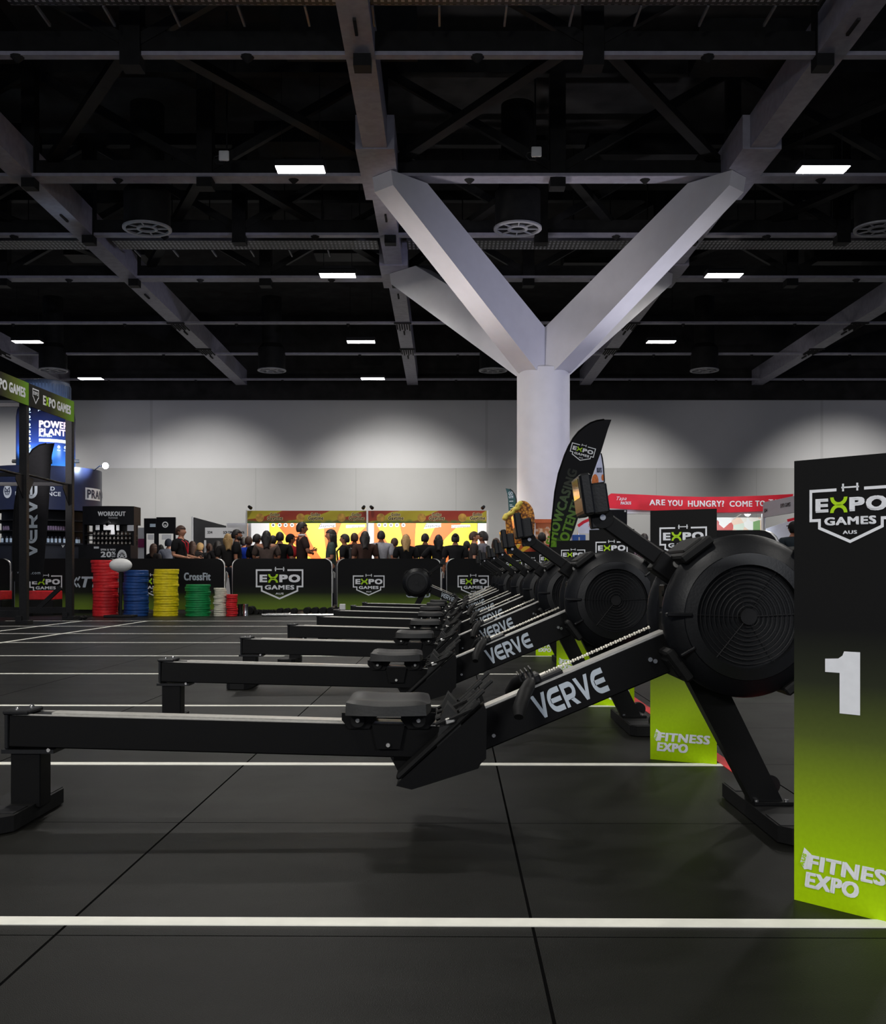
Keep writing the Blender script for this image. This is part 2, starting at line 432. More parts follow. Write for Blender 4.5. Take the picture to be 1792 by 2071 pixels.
for y, wd, v, nm in ((18.25, .16, 118, 'nearest, high in the picture'), (23.9, .46, 357, 'at the front arms of the column'), (27.9, .22, 478, 'above the column'), (32.0, .46, 566, 'at the rear arms of the column'),
                     (37.6, .18, 655, 'just behind the column'), (42.85, .2, 718, 'next to last before the far wall'), (48.4, .2, 769, 'last before the far wall')):
    bm = MB().box((0, y, ZB + .035), (60, wd, .07))
    o = struct(bm.obj('ceiling_beam', M['beam'], None, 0), f'thin grey crosswise ceiling beam, the one {nm}')
    t = MB()
    if y < 33:
        t.box((0, y, 12.3), (60, .25, .3)); t.box((0, y, ZB + .25), (60, .12, .35))
        for k in range(-5, 6):
            xm = 2.6 + 8 * k
            t.box((xm, y, 10.9), (.35, .35, 2.7)); t.box((xm + 4, y, 10.9), (.3, .3, 2.7))
            for s in (-1, 1): t.tube([(xm, y, ZB + .2), (xm + s * 3.9, y, 12.2)], .13, 4)
        t.obj('lattice', M['truss'], o, 0)
    c = MB()
    for k in range(-6, 7):
        c.cyl((2.6 + 4 * k - 2, y, ZB - .10), (2.6 + 4 * k - 2, y, ZB + .01), .02, .13 if y < 33 else .07, 10)
    c.obj('clamp', M['roof'], o, 0)
for (y0, y1) in ((18.25, 23.9), (23.9, 32.0)):
    for xm in (-13.3, -5.3, 2.6, 10.6):
        for s, nm in ((-1, 'leaning left'), (1, 'leaning right')):
            d = Vector((s * 3.6, y1 - y0, 0)); L = d.length
            q = MB().box((xm + s * 1.8, (y0 + y1) / 2, ZB + .45), (L, .24, .16), RZ(math.atan2(d.y, d.x)))
            struct(q.obj('ceiling_brace', M['truss'], None, 0), f'dark flat diagonal roof brace {nm}')
for x0 in (-12, -4, 4, 12):
    for yb, h in ((20.5, .7), (25.5, .5), (34, .6)):
        struct(MB().box((x0 + 2.2 * math.sin(yb), yb, 11.2 + .2 * math.sin(x0)), (2.6, .9, h)).obj('ceiling_duct', M['truss'], None, 0), 'dark air duct box above the beams')

# white tree column: round shaft and four raking arms
cx, cy = 2.62, 27.42
M['column'] = mat('white_column_paint', (.70, .69, .72, 1), .55, 0, .03, 3)
cl = MB().lathe([(.687, 0), (.687, 6.08), (.665, 6.10)], (cx, cy, 0), 'Z', 64).obj('column', M['column'])
struct(cl, 'round white column that branches into four raking arms')
prof = [(0, 5.7), (.69, 6.02), (5.58, 9.40), (5.64, 9.72), (4.52, 9.72), (0, 6.94)]
for sx in (-1, 1):
    for sy in (-1, 1):
        d = Vector((sx, sy, 0)).normalized(); n = Vector((-d.y, d.x, 0))
        Mx = Matrix(((d.x, 0, n.x, cx - n.x * .31), (d.y, 0, n.y, cy - n.y * .31), (0, 1, 0, 0), (0, 0, 0, 1)))
        MB().prism(prof, .62, Mx).obj('arm', M['column'], cl, 0)

# rectangular lights
def ceiling_light(x, y, label):
    t = thing('ceiling_light', label, 'ceiling light', (x, y, 9.3), 0, 'rectangular ceiling lights')
    MB().box((0, 0, .07), (1.06, .46, .14), None, .02).obj('housing', M['steel_dark'], t)
    MB().box((0, 0, -.006), (1.0, .40, .012)).obj('diffuser', M['lamp'], t, 0)
    l = bpy.data.lights.new('ceiling_light_beam', 'AREA'); l.shape = 'RECTANGLE'; l.size = .98; l.size_y = .38; l.energy = PANEL_LIGHT; l.color = (1, .97, .92); l.spread = math.radians(140)
    lo = bpy.data.objects.new('ceiling_light_beam', l); col.objects.link(lo); lo.parent = t; lo.location = (0, 0, -.016)
    r = MB()
    for s in (-.4, .4): r.cyl((s, 0, .13), (s, 0, 2.0), .008, None, 6)
    r.obj('hanging_rod', M['steel_dark'], t)
    return t
for x, y, lb in ((-3, 22.1, 'glaring rectangular ceiling light left of the column, lowest-hanging looking of its row and largest'), (8, 22.1, 'glaring rectangular ceiling light right of the column, the largest one'),
                 (-3, 29.9, 'rectangular ceiling light left of the column, second nearest of its row'), (8, 29.9, 'rectangular ceiling light right of the column, second nearest of its row'),
                 (-3, 38.4, 'rectangular ceiling light left of the column, third nearest of its row'), (7.98, 38.4, 'rectangular ceiling light right of the column, third and farthest of its row'),
                 (-15.2, 38.4, 'small ceiling light far left, above the giant tub, nearer of two'), (-3.05, 45.6, 'small ceiling light left of the column, farthest of its row'),
                 (-15.3, 45.6, 'small ceiling light far left, right of the giant tub lid, close to the far wall')):
    ceiling_light(x, y, lb)
for x, y in ((-3, 14.0), (8, 14.0), (-14.6, 14.0), (-3, 6.2), (8, 6.2), (-3, -1.8), (-14.6, 6.2), (8, -1.8)):
    ceiling_light(x, y, 'rectangular ceiling light overhead, out of the picture')

# round air diffusers
def vent(x, y, label):
    t = thing('ceiling_vent', label, 'air vent', (x, y, 9.08), 0, 'round ceiling vents')
    b = MB()
    for r0, r1 in ((.50, .58), (.18, .25)):
        b.lathe([(r0, 0), (r1, .01), (r1, .05), (r0, .05)], (0, 0, 0), 'Z', 40, True)
    b.obj('vent_ring', M['vent'], t)
    for k in range(8):
        a = 2 * PI * k / 8; MB().box((.375 * math.cos(a), .375 * math.sin(a), .02), (.27, .025, .03), RZ(a)).obj('vane', M['vent'], t, 0)
    MB().lathe([(.55, .05), (.55, .9), (.40, 1.1), (.40, 3.0)], (0, 0, 0), 'Z', 32).obj('duct', M['truss'], t)
for x, y, lb in ((-7.13, 25.3, 'round ceiling vent at left, in front of the long left beam'), (1.80, 25.3, 'round ceiling vent between the front arms of the column'), (10.5, 25.3, 'round ceiling vent cut by the right edge'),
                 (-15.9, 42.8, 'small round ceiling vent above the giant tub'), (-6.98, 42.8, 'small round ceiling vent left of the middle beam'), (2.04, 42.8, 'small round ceiling vent just left of the column top'),
                 (10.66, 42.8, 'small round ceiling vent right of the column')):
    vent(x, y, lb)

# perforated cable trays
g = G('perforated_tray_plate'); o_ = g.xyz()
fa = g.math('LESS_THAN', g.math('FRACT', g.math('MULTIPLY', o_[0], 9.0)), .5); fb = g.math('LESS_THAN', g.math('FRACT', g.math('MULTIPLY', o_[1], 4.5)), .72)
M['perf'] = g.set(g.mix(g.math('MULTIPLY', fa, fb), (.010, .010, .010, 1), (.40, .39, .41, 1)), .5, .2)
def tray(y, z, wd, x0, x1, label, prong=0):
    t = thing('cable_tray', label, 'cable tray', ((x0 + x1) / 2, y, z), 0, 'cable trays under the roof')
    L = x1 - x0
    MB().box((0, 0, 0), (L, wd, .02)).obj('tray_plate', M['perf'], t, 0)
    r = MB()
    for s in (-1, 1): r.box((0, s * wd / 2, .05), (L, .03, .12))
    r.obj('tray_rail', M['tray'], t, 0)
    if prong:
        n = int(L / 1.09)
        for k in range(n):
            MB().box((-L / 2 + .4 + 1.09 * k, wd / 2 + .32, -.01), (.035, .62, .05)).obj('bracket', M['tray'], t, 0)
    h = MB()
    for k in range(-3, 4): h.cyl((k * L / 7, 0, 0), (k * L / 7, 0, 13.05 - z), .015, None, 6)
    h.obj('hanger', M['steel_dark'], t)
tray(29.2, 9.95, .75, -17.5, -9.9, 'perforated cable tray left of the long left beam')
tray(29.2, 9.95, .75, -9.1, -1.8, 'perforated cable tray between the left and middle beams', 1)
tray(29.2, 9.95, .75, -1.0, 6.2, 'perforated cable tray behind the column arms')
tray(29.2, 9.95, .75, 7.1, 14.5, 'perforated cable tray at right behind the bright lights')
tray(16.75, 10.0, .5, -7.0, 6.1, 'nearest cable tray with bracket prongs along the top edge', 1)

for u, v, lb in ((453, 315, 'small white wireless antenna panel under the left roof'), (1085, 307, 'small white wireless antenna panel above the column')):
    p = at(u, v, 22.6)
    t = thing('wireless_antenna', lb, 'antenna', p)
    MB().box((0, 0, 0), (.22, .06, .22), None, .025, 3).obj('panel', M['white_plastic'], t)
    MB().tube([(-.11, 0, 0), (-.2, 0, -.02), (-.22, 0, -.10), (-.15, 0, -.17), (-.02, 0, -.18), (.0, .04, -.10)], .012, 6).obj('cable', M['steel_dark'], t)
    MB().cyl((0, .04, 0), (0, .3, 0), .02).cyl((0, .3, 0), (0, .3, 13.045 - p.z), .02).obj('bracket', M['steel_dark'], t)

# ================================================================== FLOOR MARKINGS
LY = [2.268, 4.168, 6.03, 7.98, 9.77, 11.7, 13.5, 15.45, 17.25]
def tape(name, c, d, m, label):
    o = MB().box((0, 0, 0), d).obj(name, m, None, 0)
    R = Matrix.Rotation(TH, 3, 'Z')
    o.location = R @ Vector((c[0], c[1], .0011)); o.rotation_euler = (0, 0, TH)
    return tag(o, label, 'floor tape', 'floor tape lines')
for i, y in enumerate(LY):
    nm = 'nearest the camera' if i == 0 else ('at the far end of the mat' if i == 8 else f'{NTH[i]} from the camera')
    x0 = -7.4
    tape('lane_line', ((x0 + 1.08) / 2, y, 0), (1.08 - x0, .052, .002), M['white_tape'], f'white lane line taped across the floor, {nm}')
tape('lane_line', (-5.95 - .18, 14.2, 0), (.052, 6.05, .0022), M['white_tape'], 'white tape line running away along the left rig posts')
tape('lane_line', (-4.87 - .18, 13.5, 0), (.052, 7.5, .0022), M['white_tape'], 'white tape line running away, right of the one along the rig')
tape('floor_tape', (1.085, 10.0, 0), (.05, 15.6, .003), M['red_tape'], 'red tape line running away behind the rowing machines')

# ================================================================== LANE SIGNS
def lane_sign(x, y, ang, label, num=None, grp='black and lime lane signs'):
    t = thing('lane_sign', label, 'sign', (x, y, 0), -ang, grp)
    W, HH = .272, 1.015
    MB().prism([(0, 0), (W, 0), (W / 2, .23)], HH).obj('board', M['sign'], t, 0)
    Fm = frame((0, -.0015, 0), (1, 0, 0), (0, 0, 1))
    shield(t, Fm @ Matrix.Translation((W / 2, .942, 0)), .194)
    b = MB()
    word(b, 'FITNESS', .034, .246, .0775, .113, Fm, .06, .12); word(b, 'EXPO', .028, .157, .0360, .0725, Fm, .06, .12)
    b.flat([(.016, .090), (.026, .126), (.044, .113), (.036, .0785), (.026, .0755)], Fm)
    s = b.obj('lettering', M['white_print'], t, 0, False)
    q = MB(); word(q, 'AUS', 0, .030, 0, .009, frame((.0255, -.003, .083), (.27, 0, .96), (-.96, 0, .27)), .05)
    q.obj('small_lettering', M['lime_print'], s, 0, False)
    if num:
        x0, x1, z0, z1 = .077, .159, .442, .581
        f = lambda a, c: (x0 + (x1 - x0) * a, z0 + (z1 - z0) * c)
        MB().flat([f(.42, 0), f(1, 0), f(1, 1), f(.55, 1), f(.50, .93), f(.38, .88), f(.0, .865), f(.0, .65), f(.42, .65)], Fm).obj('number', M['white_print'], t, 0, False)
    return t
lane_sign(.813, 2.43, math.radians(48), 'tall black and lime lane sign with a big number 1 at the right edge', '1')
SL = [(4.29, .847), (6.10, .85), (8.0, .865), (9.85, .87), (11.7, .88), (13.6, .89), (15.5, .90)]
for i, (y, x) in enumerate(SL):
    lane_sign(x, y, math.radians(29), f'black and lime lane sign, {NTH[i + 1]} in the row counted from the number 1 sign')

# ================================================================== ROWING MACHINES
def make_rower():
    t = thing('rowing_machine', 'first', 'rowing machine', (0, 0, 0), 0, 'black rowing machines in a row')
    K = M['steel_black']
    # seat rail: slopes gently down to the flywheel end
    a = math.atan2(-.028, 1.12)
    rot = RY(-a)
    rl = MB().box((-.62, 0, .257), (1.42, .105, .100), rot, .004).obj('seat_rail', K, t)
    b = MB().box((-.565, 0, .3085), (1.28, .060, .006), rot); b.box((-.62, -.048, .3075), (1.40, .006, .004), rot); b.box((-.62, .048, .3075), (1.40, .006, .004), rot)
    b.obj('rail_track', M['rail_steel'], t, 0)
    b = MB().box((-1.305, 0, .331), (.080, .120, .014), None, .004).box((-1.335, 0, .275), (.012, .112, .112), None, .003).box((-1.27, 0, .2115), (.16, .112, .012))
    b.obj('end_cap', M['plastic'], t)
    for (x, y) in ((-1.31, -.03), (-1.29, .03)): MB().lathe([(.008, 0), (.008, .004), (.004, .007), (0, .007)], (x, y, .338), 'Z', 10).obj('bolt', M['chrome'], t)
    MB().cyl((-1.205, -.058, .2165), (-1.205, -.052, .2165), .006, None, 10).obj('bolt', M['chrome'], t)
    MB().box((-1.281, 0, .125), (.092, .085, .175), None, .003).obj('rear_leg', K, t)
    f = [(-.075, -.20), (-.045, -.235), (.045, -.235), (.075, -.20), (.075, .19), (-.075, .19)]
    b = MB().prism(f, .046, Matrix.Translation((-1.325, 0, .004)))
    rf = b.obj('rear_foot', M['rubber'], t, 0)
    b = MB()
    for yy in (-.13, .16): b.box((-1.325, yy, .0505), (.13, .10, .003))
    b.obj('grip_pad', M['steel_dark'], rf, 0)
    # seat
    vs = []; fs = []; nx, ny = 14, 10
    for k in (0, 1):
        for i in range(nx + 1):
            for j in range(ny + 1):
                u = i / nx * 2 - 1; v = j / ny * 2 - 1
                x = .128 * u * (1 - .08 * (v * v)) ; y = .165 * v * (1 - .10 * u * u)
                ed = max(abs(u), abs(v)) ** 6
                z = (.372 + .010 * u * u * (1 if u < 0 else .4) - .010 * math.cos(v * PI) * .6 - .014 * ed) if k else .333 + .003 * ed
                if k == 0: x *= 1.02; y *= 1.02
                vs.append((x - .167, y, z))
    q = lambda k, i, j: k * (nx + 1) * (ny + 1) + i * (ny + 1) + j
    for i in range(nx):
        for j in range(ny):
            fs.append((q(1, i, j), q(1, i + 1, j), q(1, i + 1, j + 1), q(1, i, j + 1))); fs.append((q(0, i, j), q(0, i, j + 1), q(0, i + 1, j + 1), q(0, i + 1, j)))
    for i in range(nx):
        fs.append((q(0, i, 0), q(0, i + 1, 0), q(1, i + 1, 0), q(1, i, 0))); fs.append((q(0, i + 1, ny), q(0, i, ny), q(1, i, ny), q(1, i + 1, ny)))
    for j in range(ny):
        fs.append((q(0, 0, j + 1), q(0, 0, j), q(1, 0, j), q(1, 0, j + 1))); fs.append((q(0, nx, j), q(0, nx, j + 1), q(1, nx, j + 1), q(1, nx, j)))
    MB().raw(vs, fs).obj('seat', M['seat'], t, 50)
    b = MB()
    for xx in (-.255, -.075):
        for s in (-1, 1): b.prism([(-.052, 0), (-.052, -.022), (-.030, -.048), (.030, -.048), (.052, -.022), (.052, 0)], .010, Matrix.Translation((xx, s * .060 + .005, .333)) @ RX90)
    for s in (-1, 1): b.prism([(-.05, 0), (-.035, -.075), (.035, -.075), (.05, 0)], .008, Matrix.Translation((-.165, s * .070 + .004, .30)) @ RX90)
    b.box((-.167, 0, .330), (.24, .15, .008))
    cr = b.obj('seat_carriage', K, t, 0)
    for xx in (-.257, -.073):
        for s in (-1, 1):
            w = MB().cyl((xx, s * .070 - .012, .312), (xx, s * .070 + .012, .312), .021, None, 20).obj('roller', M['rubber'], cr)
    for xx in (-.257, -.073, -.165):
        for s in (-1, 1):
            z = .312 if xx != -.165 else .238
            MB().cyl((xx, s * .0825, z), (xx, s * .0865, z), .0075, .006, 12).obj('axle_bolt', M['alu'], cr)
    # inclined main beam
    ang = math.radians(23.0); dx, dz = math.cos(ang), math.sin(ang)
    c0 = Vector((.02, 0, .235)); c1 = Vector((.80, 0, .235 + .78 * math.tan(ang)))
    mid = (c0 + c1) / 2; L = (c1 - c0).length
    mb_ = MB().box(mid, (L, .105, .118), RY(-ang), .004).obj('main_beam', K, t)
    n = Vector((-dz, 0, dx))
    tr = MB().box(mid + n * .0605, (L, .080, .005), RY(-ang))
    for s in (-1, 1): tr.box(mid + n * .0595 + Vector((0, s * .049, 0)), (L, .005, .004), RY(-ang))
    tr.obj('beam_track', M['alu'], t, 0)
    st = c0 + Vector((dx, 0, dz)) * ((.279 - .02) / dx)
    b = MB(); verve(b, frame(st + Vector((0, -.0535, 0)) + Vector((dx, 0, dz)) * .0 - n * .038, (dx, 0, dz), n), .234, .076)
    b.obj('lettering', M['grey_print'], mb_, 0, False)
    e2 = c0 + Vector((dx, 0, dz)) * ((.262 - .02) / dx + .245)
    b = MB(); verve(b, frame(e2 + Vector((0, .0535, 0)) - n * .038, (-dx, 0, -dz), n), .234, .076)
    b.obj('lettering', M['grey_print'], mb_, 0, False)
    for s in (-1, 1):
        MB().cyl((.155, s * .0525, .263), (.155, s * .0565, .263), .006, None, 10).obj('bolt', M['chrome'], t)
    for q_ in ((.63, .475), (.645, .47)): MB().cyl((q_[0], -.0525, q_[1] + .02), (q_[0], -.0585, q_[1] + .02), .007, None, 10).obj('bolt', M['chrome'], t)
    # foot rests
    for s in (-1, 1):
        Y = s * .135
        side = [(-.135, .135), (-.118, .155), (.100, .352), (.122, .372), (.130, .350), (.128, .215), (.112, .200), (.105, .186), (-.06, .133), (-.09, .124)]
        fp = MB().prism([(x, z) for x, z in side], .095, Matrix.Translation((0, Y + .0475, 0)) @ RX90).obj('foot_rest', K, t, 0)
        pl = MB()
        ca = math.atan2(.217, .235)
        pl.box((-.012, Y, .268), (.33, .110, .016), RY(-ca), .006)
        pl.obj('foot_plate', M['rubber'], fp)
        hl = MB().prism([(-.052, .20), (-.035, .335), (-.015, .375), (.012, .345), (.045, .262), (.0, .215)], .085, Matrix.Translation((.03, Y + .0425, 0)) @ RX90)
        hl.obj('heel_cup', M['seat'], fp)
        sl = MB()
        for k, (ax, az) in enumerate(((.052, .338), (.075, .365), (.10, .392))):
            sl.box((ax + .012, Y - .03 + .03 * k, az + .012), (.10, .014, .012), RY(-ca), .003)
        sl.box((.085, Y, .36), (.03, .10, .022), RY(-ca), .004)
        sl.obj('toe_grip', M['seat'], fp)
        for q2 in (-1, 1): MB().tube([(-.02, Y + q2 * .055, .315), (.03, Y + q2 * .06, .335), (.085, Y + q2 * .055, .36)], .006, 6).obj('strap', M['rubber'], fp)
        MB().box((.022, Y - .058, .328), (.028, .012, .018), RY(-.3), .003).obj('buckle', M['alu'], fp)
    b = MB().prism([(-.165, .255), (-.165, .205), (-.135, .150), (-.105, .160), (-.03, .205), (.08, .29), (.02, .31)], .10, Matrix.Translation((0, .05, 0)) @ RX90)
    b.box((-.02, 0, .235), (.26, .10, .10))
    b.obj('foot_bracket', K, t, 0)
    # chain, handle and its rest
    h0 = Vector((.268, 0, .428)); h1 = Vector((.64, 0, .592))
    b = MB(); N = 46
    for k in range(N):
        p = h0.lerp(h1, .10 + .90 * k / N); q_ = h0.lerp(h1, .10 + .90 * (k + .72) / N)
        b.cyl(p, q_, .0055 if k % 2 else .0038, None, 6)
    b.cyl(h0, h0.lerp(h1, .12), .0045, None, 8)
    b.obj('chain', M['chain'], t)
    hd = MB().tube([(.262, -.09, .424), (.268, -.05, .43), (.270, 0, .43), (.268, .05, .43), (.262, .09, .424)], .016, 10).box((.275, 0, .43), (.05, .10, .03), RY(-ang), .006).obj('handle', M['plastic'], t)
    for s in (-1, 1):
        MB().tube([(.262, s * .085, .425), (.256, s * .12, .420), (.240, s * .175, .404), (.222, s * .225, .366), (.219, s * .245, .345)], [.017, .020, .021, .020, .014], 12).obj('hand_grip', M['rubber'], hd)
    b = MB().box((.335, 0, .424), (.085, .07, .055), RY(-ang), .006)
    for k in range(4): b.box((.235 + .012 * k, .0, .438 + .006 * k), (.004, .12, .022), RY(-ang))
    b.obj('handle_rest', M['plastic'], t)
    # flywheel housing
    fc = Vector((.895, 0, .630))
    half = [(.150, .160), (.152, .184), (.186, .178), (.188, .173), (.214, .160), (.231, .146), (.2385, .138), (.2425, .126), (.2425, .114), (.231, .108), (.218, .092)]
    prof = [(r, -h) for r, h in half] + [(.214, -.06), (.214, .06)] + [(r, h) for r, h in half[::-1]]
    hs = MB().lathe(prof, fc, 'Y', 72)
    hs.box(fc + Vector((-.205, -.180, .006)), (.075, .03, .012), None, .003)
    for k in (-150, -30, 40): hs.box(fc + Vector((.205 * math.cos(math.radians(k)), -.176, .205 * math.sin(math.radians(k)))), (.05, .02, .010), RY(-math.radians(k)), .003)
    hsg = hs.obj('flywheel_housing', M['plastic'], t, 30)
    for s in (-1, 1):
        gr = MB(); y0 = fc.y + s * .172
        for k in range(9):
            r = .032 + .0135 * k
            gr.tube([fc + Vector((r * math.cos(2 * PI * i / 40), s * .172, r * math.sin(2 * PI * i / 40))) for i in range(40)], .0016, 5, True)
        for k in (3, 58, 110, 178, 232, 300):
            c_, s_ = math.cos(math.radians(k)), math.sin(math.radians(k))
            gr.cyl(fc + Vector((.02 * c_, s * .172, .02 * s_)), fc + Vector((.155 * c_, s * .172, .155 * s_)), .0014, None, 5)
        gr.cyl(fc + Vector((0, s * .150, 0)), fc + Vector((0, s * .177, 0)), .024, None, 24)
        gr.obj('grille', M['steel_dark'], hsg)
    for k, L_ in ((127, .11), (42, .10), (216, .11), (-52, .10)):
        cc = math.cos(math.radians(k)); ss = math.sin(math.radians(k))
        cp = MB().box(fc + Vector((.246 * cc, -.02, .246 * ss)), (.028, .30, L_), RY(PI - math.radians(k)), .006)
        cp.box(fc + Vector((.256 * cc, -.02, .256 * ss)), (.022, .26, L_ * .62), RY(PI - math.radians(k)), .005)
        cp.obj('clip', M['rubber'], hsg)
    b = MB()
    for z in (-.03, .055): b.box(fc + Vector((-.214, 0, z)), (.012, .085, .075), None, .004)
    b.obj('side_cover', M['steel_black'], hsg)
    for z in (-.03, .065): MB().cyl(fc + Vector((-.219, -.02, z)), fc + Vector((-.224, -.02, z)), .009, None, 12).obj('bolt', M['rubber'], hsg)
    # monitor arm and monitor
    p0 = Vector((.700, 0, .780)); p1 = Vector((.490, 0, .928)); d = (p1 - p0)
    am = math.atan2(d.z, d.x)
    b = MB().box((p0 + p1) / 2, (d.length + .02, .034, .052), RY(-am), .005)
    b.cyl(p1 + Vector((0, -.026, 0)), p1 + Vector((0, .026, 0)), .033, None, 24)
    b.box(p0 + Vector((-.005, 0, -.01)), (.10, .09, .07), RY(-am), .006)
    ar = b.obj('monitor_arm', K, t)
    MB().cyl(p1 + Vector((0, -.0265, 0)), p1 + Vector((0, -.032, 0)), .011, .009, 12).obj('pivot_bolt', M['chrome'], ar)
    MB().cyl(p0 + Vector((.012, -.046, .006)), p0 + Vector((.012, -.052, .006)), .012, None, 14).obj('bolt', M['alu'], ar)
    tl = RY(math.radians(-8))
    mc = Vector((.434, 0, .995))
    mo = MB().box(mc, (.034, .205, .125), tl, .006).box(mc + Vector((.042, 0, -.010)), (.052, .13, .095), tl, .006).box(mc + Vector((.035, 0, -.075)), (.03, .05, .05), tl, .004).obj('monitor', M['plastic'], t)
    MB().box(mc + tl @ Vector((-.0175, 0, .004)), (.003, .185, .105), tl).obj('monitor_face', M['screen_rim'], mo, 0)
    MB().box(mc + tl @ Vector((-.0195, 0, .022)), (.002, .150, .058), tl).obj('screen', M['screen'], mo, 0)
    # front leg and foot
    q0 = Vector((.795, 0, .44)); q1 = Vector((.992, 0, .055)); d = q1 - q0
    b = MB().box((q0 + q1) / 2, (.098, .075, d.length), RY(-math.atan2(-d.x, -d.z) + 0), .004) if False else MB()
    b.prism([(.735, .455), (.845, .455), (1.040, .056), (.945, .056)], .075, Matrix.Translation((0, .0375, 0)) @ RX90)
    b.box((1.005, 0, .056), (.12, .11, .012), None, .002)
    b.obj('front_leg', K, t)
    f = [(-.06, -.30), (-.03, -.335), (.05, -.335), (.075, -.30), (.075, .305), (-.06, .305)]
    ff = MB().prism(f, .046, Matrix.Translation((1.0, 0, .004))).obj('front_foot', M['rubber'], t, 0)
    for s in (-1, 1):
        MB().box((1.007, s * .235, .0505), (.12, .14, .003)).obj('grip_pad', M['steel_dark'], ff, 0)
        MB().cyl((1.075, s * .235 - .018, .060), (1.075, s * .235 + .018, .060), .033, None, 24).obj('wheel', M['rubber'], ff)
        MB().cyl((1.075, s * .235 - s * -.018, .060), (1.075, s * .235 + s * .022, .060), .006, None, 10).obj('axle_bolt', M['chrome'], ff)
    for xx in (.955, 1.045): MB().cyl((xx, -.045, .062), (xx, -.045, .068), .007, None, 10).obj('bolt', M['chrome'], t)
    return t
M['screen_rim'] = mat('monitor_face_plastic', (.05, .045, .03, 1), .3, 0, .2, 40)
M['screen'] = mat('monitor_glass', (.02, .02, .02, 1), .08, 0, .05, 5, 0, .8)
r0 = make_rower()
RW = [(3.25, 0.0), (5.22, -.063), (7.10, -.023), (8.97, .017), (10.86, .037), (12.75, .014), (14.5, .067), (16.2, .095)]
lab = ['black rowing machine nearest the camera, beside the number 1 sign', 'black rowing machine second from the camera, right behind the nearest one'] + \
      [f'black rowing machine {NTH[i]} from the camera in the row' for i in range(2, 7)] + ['black rowing machine eighth from the camera, farthest of the row facing right']
for i, (y, dx_) in enumerate(RW):
    o = r0 if i == 0 else dup(r0)
    o.location = (dx_, y, 0); o.rotation_euler = (0, 0, TH); o['label'] = lab[i]
o = dup(r0, (.455, 17.75, 0), PI + TH, 'black rowing machine turned the other way, flywheel at left in front of the banners')

# ================================================================== BARRIERS WITH BANNERS
def barrier(u0, u1, y, label, marks, rz=0.0, hgt=1.09):
    x0, x1 = ux(u0, y), ux(u1, y); W = x1 - x0
    t = thing('crowd_barrier', label, 'barrier', ((x0 + x1) / 2, y, 0), rz, 'crowd barriers with banners')
    r = .16; h = W / 2
    def rr(h, z0, z1, r, n=5):
        p = [(-h, z0)]
        for k in range(n + 1): a = PI - PI / 2 * k / n; p.append((-h + r + r * math.cos(a), z1 - r + r * math.sin(a)))
        for k in range(n + 1): a = PI / 2 - PI / 2 * k / n; p.append((h - r + r * math.cos(a), z1 - r + r * math.sin(a)))
        return p + [(h, z0)]
    fr = rr(h - .01, .12, hgt - .02, .12)
    b = MB().tube([(x, 0, z) for x, z in fr], .019, 8); b.cyl((-h, 0, .14), (h, 0, .14), .015, None, 8)
    b.obj('barrier_frame', M['alu'], t)
    for s in (-1, 1): MB().box((s * (h - .25), 0, .02), (.05, .62, .04)).cyl((s * (h - .25), 0, .03), (s * (h - .25), 0, .14), .018, None, 8).obj('foot', M['alu'], t)
    MB().tube([(h + .01, 0, .40), (h + .015, 0, .78), (h + .03, 0, .83), (h + .05, 0, .80), (h + .05, 0, .70)], .014, 6).obj('hook', M['alu'], t)
    cloth = MB().prism(rr(h - .012, .07, hgt, r), .07, Matrix.Translation((0, .035, 0)) @ RX90).obj('banner', M['banner'], t, 0)
    Fm = frame((-(x0 + x1) / 2, -.038, 0), (1, 0, 0), (0, 0, 1))
    for mk in marks:
        if mk[0] == 'badge':
            _, u, v, wpx = mk
            shield(cloth if False else t, Fm @ Matrix.Translation((ux(u, y), vz(v, y), 0)), wpx * y / F)
        else:
            _, body, ua, ub, va, vb, bold, sh = mk
            q = MB(); word(q, body, ux(ua, y), ux(ub, y), vz(vb, y), vz(va, y), Fm, bold, sh); q.obj('lettering', M['grey_print'], t, 0, False)
    return t, Fm
YB = 21.0
barrier(470, 672, YB, 'black banner barrier with the biggest badge, behind the dumbbells', [('badge', 566, 1153, 96)])
t, Fm = barrier(682, 892, YB, 'black banner barrier with two logos behind the reversed rowing machine', [('badge', 746, 1165, 64), ('word', 'EC', 850, 863, 1197, 1205, .03, 0)])
q = MB(); rc = [(ux(u, YB), vz(v, YB)) for u, v in ((823, 1172), (869, 1172), (869, 1205), (866, 1207), (826, 1207), (823, 1205))]
q.stroke(rc, .022, Fm, True); q.obj('logo_outline', M['grey_print'], t, 0, False)
barrier(903, 1112, YB, 'black banner barrier partly hidden by the row of flywheels', [('badge', 957, 1165, 63)])
barrier(247, 455, YB, 'black banner barrier with one white word behind the yellow and green plate stacks', [('badge', 311, 1164, 66), ('word', 'CrossFit', 373, 427, 1158, 1174, .035, 0)])
t, Fm = barrier(30, 238, YB, 'black banner barrier behind the rig and the red topped boxes', [('badge', 94, 1165, 66), ('word', 'TYR', 166, 220, 1166, 1188, .05, .25)])
q = MB()
for d in (((151, 1177), (157, 1168)), ((151, 1178), (157, 1187)), ((163, 1166), (158, 1174)), ((163, 1188), (158, 1180))):
    q.stroke([(ux(u, YB), vz(v, YB)) for u, v in d], .03, Fm)
q.obj('logo_chevrons', M['grey_print'], t, 0, False)
barrier(-180, 22, YB, 'black banner barrier cut by the left edge', [])
barrier(1128, 1330, YB, 'black banner barrier behind the lane signs at right', [])
p = at(1478, 1164, 9.4)
barrier(1384, 1572, 9.4, 'black covered barrier peeking over the big flywheel at right', [], math.radians(-8), 1.155)

